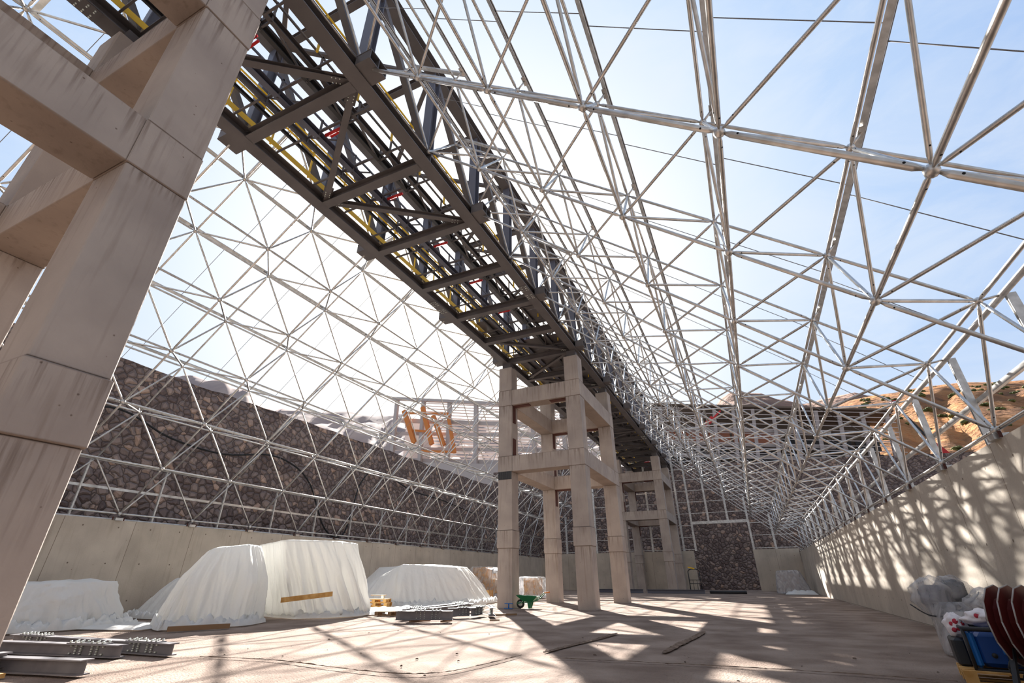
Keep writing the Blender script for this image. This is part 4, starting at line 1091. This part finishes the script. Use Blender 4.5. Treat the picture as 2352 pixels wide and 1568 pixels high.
steel_beam((-10.25, 16.55, .19), (-9.75, 17.2, .19), .22, .26, 'short grey steel beam in the right half of the pile', (0,), group=G)
steel_beam((-9.6, 17.05, .19), (-9.7, 18.1, .19), .22, .26, 'short grey steel beam end turned towards us in the right half of the pile', (0,), group=G)
steel_beam((-9.45, 18.3, .19), (-8.85, 17.3, .19), .22, .26, 'rightmost stub of grey beam in the pile near the tower leg', (1,), group=G)
steel_beam((-16.0, 50.6, .15), (-9.7, 49.6, .15), .3, .3, 'dark steel beam on the floor between the far tower legs', (), 'bridge2')
steel_beam((-9.2, 49.0, .15), (-4.2, 48.4, .15), .35, .3, 'long dark steel beam on the floor in front of the far tower and hand truck', (), 'bridge2')
mb = MB(); mb.tube((-3.8, 48.5, .12), (-.9, 48.2, .12), .12, 12); tag(mb.build('steel_pipe', M['black']), 'black pipe lying on the floor in front of the doorway', 'pipe')

# ================================================================== WHEELBARROW
WB = empty('wheelbarrow', 'green wheelbarrow with orange grips standing beside the mid tower leg', 'wheelbarrow', (-10.0, 23.2, 0), .18)
def ring_rect(x0, x1, y, z, b): return [(x0, -y, z), (x1, -y, z), (x1, y, z), (x0, y, z)]
mb = MB()
top = [(-.52, -.33, .56), (.50, -.33, .50), (.50, .33, .50), (-.52, .33, .56)]
bot = [(-.18, -.2, .28), (.25, -.2, .28), (.25, .2, .28), (-.18, .2, .28)]
it = [(x * .96, y * .94, z) for x, y, z in top]; ib = [(x * .95, y * .93, z + .015) for x, y, z in bot]
mb.loft([bot, top, it, ib], cap=False); mb.add(bot, [(3, 2, 1, 0)]); mb.add(ib, [(0, 1, 2, 3)])
mb.build('tray', M['green'], WB)
mb = MB(); mb.lathe((-.36, -.045, .19), (0, 1, 0), [(0, .10), (0, .165), (.02, .19), (.07, .19), (.09, .165), (.09, .10)], 24); wh = mb.build('wheel', M['rubber'], WB)
mb = MB(); mb.lathe((-.36, -.05, .19), (0, 1, 0), [(0, .01), (0, .10), (.10, .10), (.10, .01)], 20); mb.build('hub', M['bolt'], wh)
for s_ in (-1, 1):
    mb = MB(); mb.path(smooth_path([(-.5, s_ * .07, .2), (-.2, s_ * .12, .24), (.2, s_ * .22, .27), (.5, s_ * .26, .38), (.78, s_ * .28, .62), (.86, s_ * .28, .66)], 4), .018); h_ = mb.build('handle', M['green'], WB)
    mb = MB(); mb.tube((.86, s_ * .28, .66), (1.02, s_ * .28, .67), .024, 10); tag(mb.build('grip', M['orange'], h_), 'orange grip')
    mb = MB(); mb.loft([[(.06, s_ * .17, 0), (.14, s_ * .17, 0), (.14, s_ * .2, 0), (.06, s_ * .2, 0)], [(.0, s_ * .17, .28), (.24, s_ * .17, .28), (.24, s_ * .2, .28), (.0, s_ * .2, .28)]]); mb.build('leg', M['green'], WB)
    mb = MB(); mb.bar((-.36, s_ * .07, .2), (-.15, s_ * .12, .36), .02, .02); mb.build('wheel_stay', M['bolt'], WB)
mb = MB(); mb.bar((-.2, -.14, .24), (-.5, -.1, .26), .03, .02); mb.build('front_frame', M['green'], WB)
# blue jack stand
JS = empty('jack_stand', 'small blue steel stand on the floor at the foot of the mid tower leg', 'stand', (-10.7, 22.55, 0))
mb = MB(); mb.box(-.2, .2, -.04, .04, .20, .23); mb.build('top_bar', M['blue'], JS)
mb = MB(); mb.tube((0, 0, .02), (0, 0, .2), .03, 10); mb.build('stem', M['blue'], JS)
mb = MB(); mb.box(-.2, .2, -.1, .1, 0, .03); mb.build('base', M['blue'], JS)

# far wrapped bale + hand truck
def lump(mb, c, rx, ry, rz, seed, amp=.15, n=26, m=16, fr=1.8):
    c = Vector(c); rings = []
    for i in range(m + 1):
        a = PI * i / m; R = []
        for k in range(n):
            d = Vector((math.sin(a) * math.cos(2 * PI * k / n), math.sin(a) * math.sin(2 * PI * k / n), -math.cos(a)))
            s_ = 1 + amp * noise.fractal(d * fr + Vector((seed, 0, 0)), 1, 2, 4)
            R.append((c.x + d.x * rx * s_, c.y + d.y * ry * s_, max(.0, c.z + d.z * rz * s_)))
        rings.append(R)
    mb.loft(rings, cap=False, smooth=True)
tarp('wrapped_bale', [(1.5, 49.4), (3.9, 49.2), (4.1, 51.2), (1.5, 51.2)], [(1.7, 49.7, 1.72), (3.3, 49.6, 1.75), (3.5, 50.8, 1.72), (1.7, 50.8, 1.7)], 'grey plastic-wrapped bale standing in the far right corner', 'bale', 81, m='wrap', fold=.05, skirt=.1)
mb = MB(); mb.bevbox(1.8, 3.4, 49.8, 50.7, 0, 1.55, .08); tag(mb.build('packed_boxes', M['palecon'], None), 'pale packed load inside the wrapped bale in the far right corner', 'load')
loose_sheet([(1.9, 47.4), (4.2, 47.2), (4.25, 48.9), (2.0, 48.9)], .3, 'crumpled plastic and sacks on the floor before the wrapped bale', 31)
HT = empty('hand_truck', 'black hand truck standing before the doorway with a yellow tool on its handle', 'hand truck', (-5.15, 51.2, 0))
mb = MB(); mb.path([(-.5, 0, .15), (-.5, 0, 1.75), (-.42, 0, 1.88), (-.2, 0, 1.95), (.2, 0, 1.95), (.42, 0, 1.88), (.5, 0, 1.75), (.5, 0, .15)], .04); mb.build('frame', M['black'], HT)
mb = MB()
for z in (.75, 1.05): mb.tube((-.5, 0, z), (.5, 0, z), .025, 8)
for x in (-.17, .17): mb.tube((x, 0, .2), (x, 0, 1.05), .02, 8)
mb.build('cross_bars', M['black'], HT)
mb = MB(); mb.box(-.5, .5, -.4, .0, .02, .05); mb.build('toe_plate', M['black'], HT)
for s_ in (-1, 1):
    mb = MB(); mb.lathe((s_ * .5 - .04, .16, .17), (1, 0, 0), [(0, .02), (0, .16), (.03, .17), (.06, .16), (.08, .02)], 18); mb.build('wheel', M['rubber'], HT)
mb = MB(); mb.bar((-.45, -.03, 2.12), (.12, -.03, 1.98), .09, .1); tag(mb.build('tool_grip', M['yellow'], HT), 'yellow tool lying on the handle')

# ================================================================== RIGHT FOREGROUND
# wrapped machine leaning at the wall
WM = empty('wrapped_machine', 'machine bagged in grey plastic and tied with black straps against the right wall', 'machine', (3.3, 13.0, 0))
mb = MB(); lump(mb, (-.22, 0, .92), .36, .42, .34, 3, .22); mb.build('upper_cover', M['wrap'], WM)
mb = MB(); lump(mb, (.18, .1, 1.02), .30, .34, .27, 8, .2); mb.build('upper_cover', M['wrap'], WM)
mb = MB(); lump(mb, (.52, -.5, .80), .42, .5, .26, 12, .22); mb.build('side_cover', M['wrap'], WM)
mb = MB()
rings = []
for i in range(14):
    t = i / 13; n = 30
    z = .02 + .82 * t; rr = .56 - .16 * t
    rings.append([(.12 - .1 * t + rr * math.cos(2 * PI * k / n) * (1.0 + .1 * noise.noise(Vector((k * .8, t, 2)))) , -.55 * (1 - t) - .1 + rr * 1.25 * math.sin(2 * PI * k / n) * (1 + .12 * noise.noise(Vector((k * .9, t * 1.5, 5)))), z) for k in range(n)])
mb.loft(rings, smooth=True); mb.build('lower_cover', M['wrap'], WM)
mb = MB(); mb.bevbox(-.38, .02, -.25, .25, .72, 1.12, .08); tag(mb.build('motor_housing', M['bridge2'], WM), 'dark blue housing inside the wrap')
mb = MB(); mb.bevbox(.02, .34, -.12, .25, .85, 1.22, .06); tag(mb.build('motor_housing', M['black'], WM), 'black housing inside the wrap')
mb = MB(); mb.bevbox(-.2, .4, -.9, .1, .05, .7, .08); tag(mb.build('machine_body', M['greyrim'], WM), 'grey body inside the wrap')
mb = MB(); mb.path(smooth_path([(-.62, -.05, .78), (-.45, -.35, .62), (-.2, -.48, .62), (.1, -.42, .74), (.4, -.3, .95), (.5, -.1, 1.0)], 5), .012)
mb.build('strap', M['black'], WM)
mb = MB(); mb.path(smooth_path([(.2, -.55, .82), (.4, -.98, .70), (.75, -1.0, .68), (.98, -.7, .8)], 5), .012); mb.build('strap', M['black'], WM)

# generator on its pallet
GX, GY = 2.95, 9.75
GN = empty('generator', 'blue generator with black frame strapped to a pallet at bottom right', 'generator', (GX, GY, .144), -.18)
mb = MB(); mb.bevbox(-.36, .5, -.28, .42, .04, .44, .05); bdy = mb.build('body', M['darkblue'], GN)
mb = MB(); mb.bevbox(-.42, -.34, -.30, .44, .03, .46, .03); mb.build('side_panel', M['blue'], GN)
mb = MB(); mb.box(-.1, .12, -.295, -.28, .2, .34); mb.build('name_plate', M['blue'], bdy)
mb = MB()
for i in range(5): mb.box(-.08, .12, -.296, -.281, .07 + i * .022, .08 + i * .022)
mb.build('vents', M['black'], bdy)
mb = MB(); mb.box(-.06, .08, -.301, -.294, .30, .32); tag(mb.build('red_mark', M['red'], bdy), 'red mark')
mb = MB(); mb.lathe((-.2, -.28, .18), (0, -1, 0), [(0, .03), (.03, .03)], 12); mb.build('knob', M['black'], bdy)
mb = MB()
mb.path([(-.44, -.3, .0), (-.44, -.3, .48), (-.44, .44, .48), (-.44, .44, 0)], .022); mb.path([(.5, -.3, .0), (.5, -.3, .48), (.5, .44, .48), (.5, .44, 0)], .022)
mb.tube((-.44, -.3, .48), (.5, -.3, .48), .03, 10); mb.tube((-.44, .44, .48), (.5, .44, .48), .03, 10); mb.tube((-.44, -.3, .01), (.5, -.3, .01), .02, 8)
mb.build('frame', M['black'], GN)
mb = MB(); mb.bar((-.445, -.1, .0), (-.445, -.1, .46), .03, .006, up=(1, 0, 0)); mb.build('strap', M['greyrim'], GN)
p1 = pallet((GX, GY, 0), 'wooden pallet under the blue generator at bottom right', rz=-.18)
bt = MB(); bt.bevbox(-.08, .08, -.28, .28, 0, .34, .03)
b_ = bt.build('battery_box', M['black'], None); b_.location = (2.50, 10.12, .144); b_.rotation_euler = (0, 0, -.18)
tag(b_, 'black box on the pallet between the bag and the blue generator', 'box')
def bag(c, rx, ry, rz, seed, label, dots):
    root = empty('printed_bag', label, 'bag', c)
    mb = MB(); lump(mb, (0, 0, rz), rx, ry, rz, seed, .25, 30, 18, 2.2); b = mb.build('bag_body', M['whiteprint'], root)
    for i, (dx, dz, r) in enumerate(dots):
        # disc lying on the bag surface facing the viewer
        mb = MB(); dirv = Vector((dx, -1, dz)).normalized()
        p = Vector((dirv.x * rx, dirv.y * ry, rz + dirv.z * rz)) * 1.0
        s_ = 1 + .25 * noise.fractal(Vector((dirv.x, dirv.y, dirv.z)) * 2.2 + Vector((seed, 0, 0)), 1, 2, 4)
        p = Vector((dirv.x * rx * s_, dirv.y * ry * s_, rz + dirv.z * rz * s_))
        mb.lathe(p - dirv * .02, dirv, [(0, r), (.028, r * .9)], 14); tag(mb.build('print', M['redprint'], b), 'red printed mark')
    return root
bag((2.56, 10.12, .46), .13, .2, .16, 4, 'white bag with red prints lying on the black box', ((-.9, .3, .03), (-.3, .5, .035), (-.7, -.3, .03), (-.2, -.2, .03), (.4, .3, .03)))
bag((2.88, 9.85, .63), .26, .26, .11, 9, 'larger white printed bag lying on top of the blue generator', ((-.9, .5, .03), (-.1, .7, .03)))

# red reel with stacked dished flanges
RL = empty('hose_reel', 'dark red reel of stacked dished flanges at the right picture edge', 'reel', (2.93, 8.7, .0))
ax = Vector((.76, -.65, .0)).normalized()
def octring(c, r, ax, n=12, tw=.1):
    _, _, d, x, y = MB().frame(c, c + ax)
    return [tuple(c + x * (r * math.cos(2 * PI * i / n + tw)) + y * (r * math.sin(2 * PI * i / n + tw))) for i in range(n)]
ZC = .74
for k in range(5):
    c = Vector((-.18, .1, ZC)) + ax * (.14 * k)
    mb = MB()
    mb.loft([octring(c + ax * .05, .05, ax), octring(c + ax * .05, .24, ax), octring(c, .30, ax), octring(c - ax * .01, .43, ax), octring(c + ax * .008, .43, ax), octring(c + ax * .02, .30, ax), octring(c + ax * .065, .24, ax), octring(c + ax * .065, .05, ax)])
    fl = mb.build('flange', M['darkred'], RL)
    mb = MB(); P = octring(c, .433, ax); mb.path(P + [P[0]], .009, 6); mb.build('flange_rim', M['greyrim'], fl)
mb = MB(); mb.tube(Vector((-.3, .17, ZC)), Vector((-.18, .1, ZC)) + ax * .85, .14, 16); mb.build('drum', M['black'], RL)
for t in (.0, .62):
    c = Vector((-.18, .1, 0)) + ax * t
    mb = MB(); pr = ax.cross(Vector((0, 0, 1)))
    mb.bar(c + pr * .42, Vector((c.x, c.y, ZC)), .05, .05); mb.bar(c - pr * .42, Vector((c.x, c.y, ZC)), .05, .05); mb.bar(c + pr * .42 + Vector((0, 0, .025)), c - pr * .42 + Vector((0, 0, .025)), .05, .05)
    mb.build('stand', M['black'], RL)
mb = MB(); P = []
for i in range(60):
    a = i * .55; P.append(Vector((-.05, -.05, .12)) + ax * (.1 + .35 * math.sin(i * .21)) + Vector((0, 0, .16 + .12 * math.sin(a))) + ax.cross(Vector((0, 0, 1))) * (.22 * math.cos(a)))
mb.path(P, .016, 6); mb.build('coiled_hose', M['rubber'], RL)

# dirt clods and tyre ruts on the floor (individually countable pebbles near the camera)
rnd = random.Random(12)
cl = clump(.05, 2); me = bpy.data.meshes.new('clod'); me.from_pydata(cl.v, [], cl.f); me.materials.append(M['floor'])
for i in range(40):
    x = rnd.uniform(-10, 2.5); y = rnd.uniform(5.2, 13)
    o = bpy.data.objects.new('dirt_clod', me); COL.objects.link(o); s_ = rnd.uniform(.15, .5)
    o.location = (x, y, -.01); o.scale = (s_, s_, s_ * .7); o.rotation_euler = (0, 0, rnd.uniform(0, 6))
    tag(o, 'small lump of dirt lying on the floor', 'dirt lump', 'dirt lumps scattered on the floor')

# soil ridges left by wheels and along the slab edge
def soil(pts, w, h, label, seed, lugs=False):
    P = smooth_path([(x, y, 0) for x, y in pts], 14); mb = MB(); rings = []
    for i, p in enumerate(P):
        d = (P[min(i + 1, len(P) - 1)] - P[max(i - 1, 0)]).normalized(); n_ = Vector((-d.y, d.x, 0))
        fall = min(1, i / 4, (len(P) - 1 - i) / 4)
        ww = w * (.6 + .5 * abs(noise.noise(Vector((i * .31, seed, 0))))) * (.3 + .7 * fall)
        hh = h * fall * (.5 + .9 * abs(noise.noise(Vector((i * .7, seed, 3)))))
        if lugs: hh *= (1 if i % 2 else .35)
        rings.append([tuple(p + n_ * (ww * u) + Vector((0, 0, z * hh + .012 + .02 * noise.noise(Vector((p.x * 9, p.y * 9 + u, seed))) * (abs(u) < .49)))) for u, z in ((-.5, -.6), (-.3, .6), (-.1, 1), (.12, .7), (.3, .9), (.5, -.6))])
    mb.loft(rings, cap=False, closed=False)
    return tag(mb.build('soil_ridge', M['soil']), label, 'soil')
M['soil'] = mat('dark_soil', (0.18, 0.125, 0.09), 0.95, spec=0.05)
noise_col(M['soil'], 9, (0.13, 0.09, 0.065), (0.26, 0.19, 0.145), bump=0.6)
soil([(-3.95, 9.9), (-3.8, 11.2), (-3.6, 12.6), (-3.5, 13.9)], .16, .012, 'dark soil streak left by a wheel in the shade in front of the mid tower', 3)
soil([(-1.85, 10.7), (-1.75, 12.2), (-1.6, 13.6), (-1.5, 15.2)], .24, .014, 'lugged tyre print of dark soil right of the longer soil streak', 6, True)
soil([(-9.6, 6.9), (-8, 7.15), (-6.4, 7.0), (-5.2, 6.95), (-4.6, 7.3), (-4.35, 8.2), (-4.2, 9.4)], .045, .006, 'thin bent line of loose soil along the slab edge at bottom centre', 9)
soil([(-3.6, 9.3), (-1.6, 9.5), (.4, 9.6), (2.2, 9.5)], .05, .006, 'thin straight line of loose soil along the slab joint at bottom right', 12)
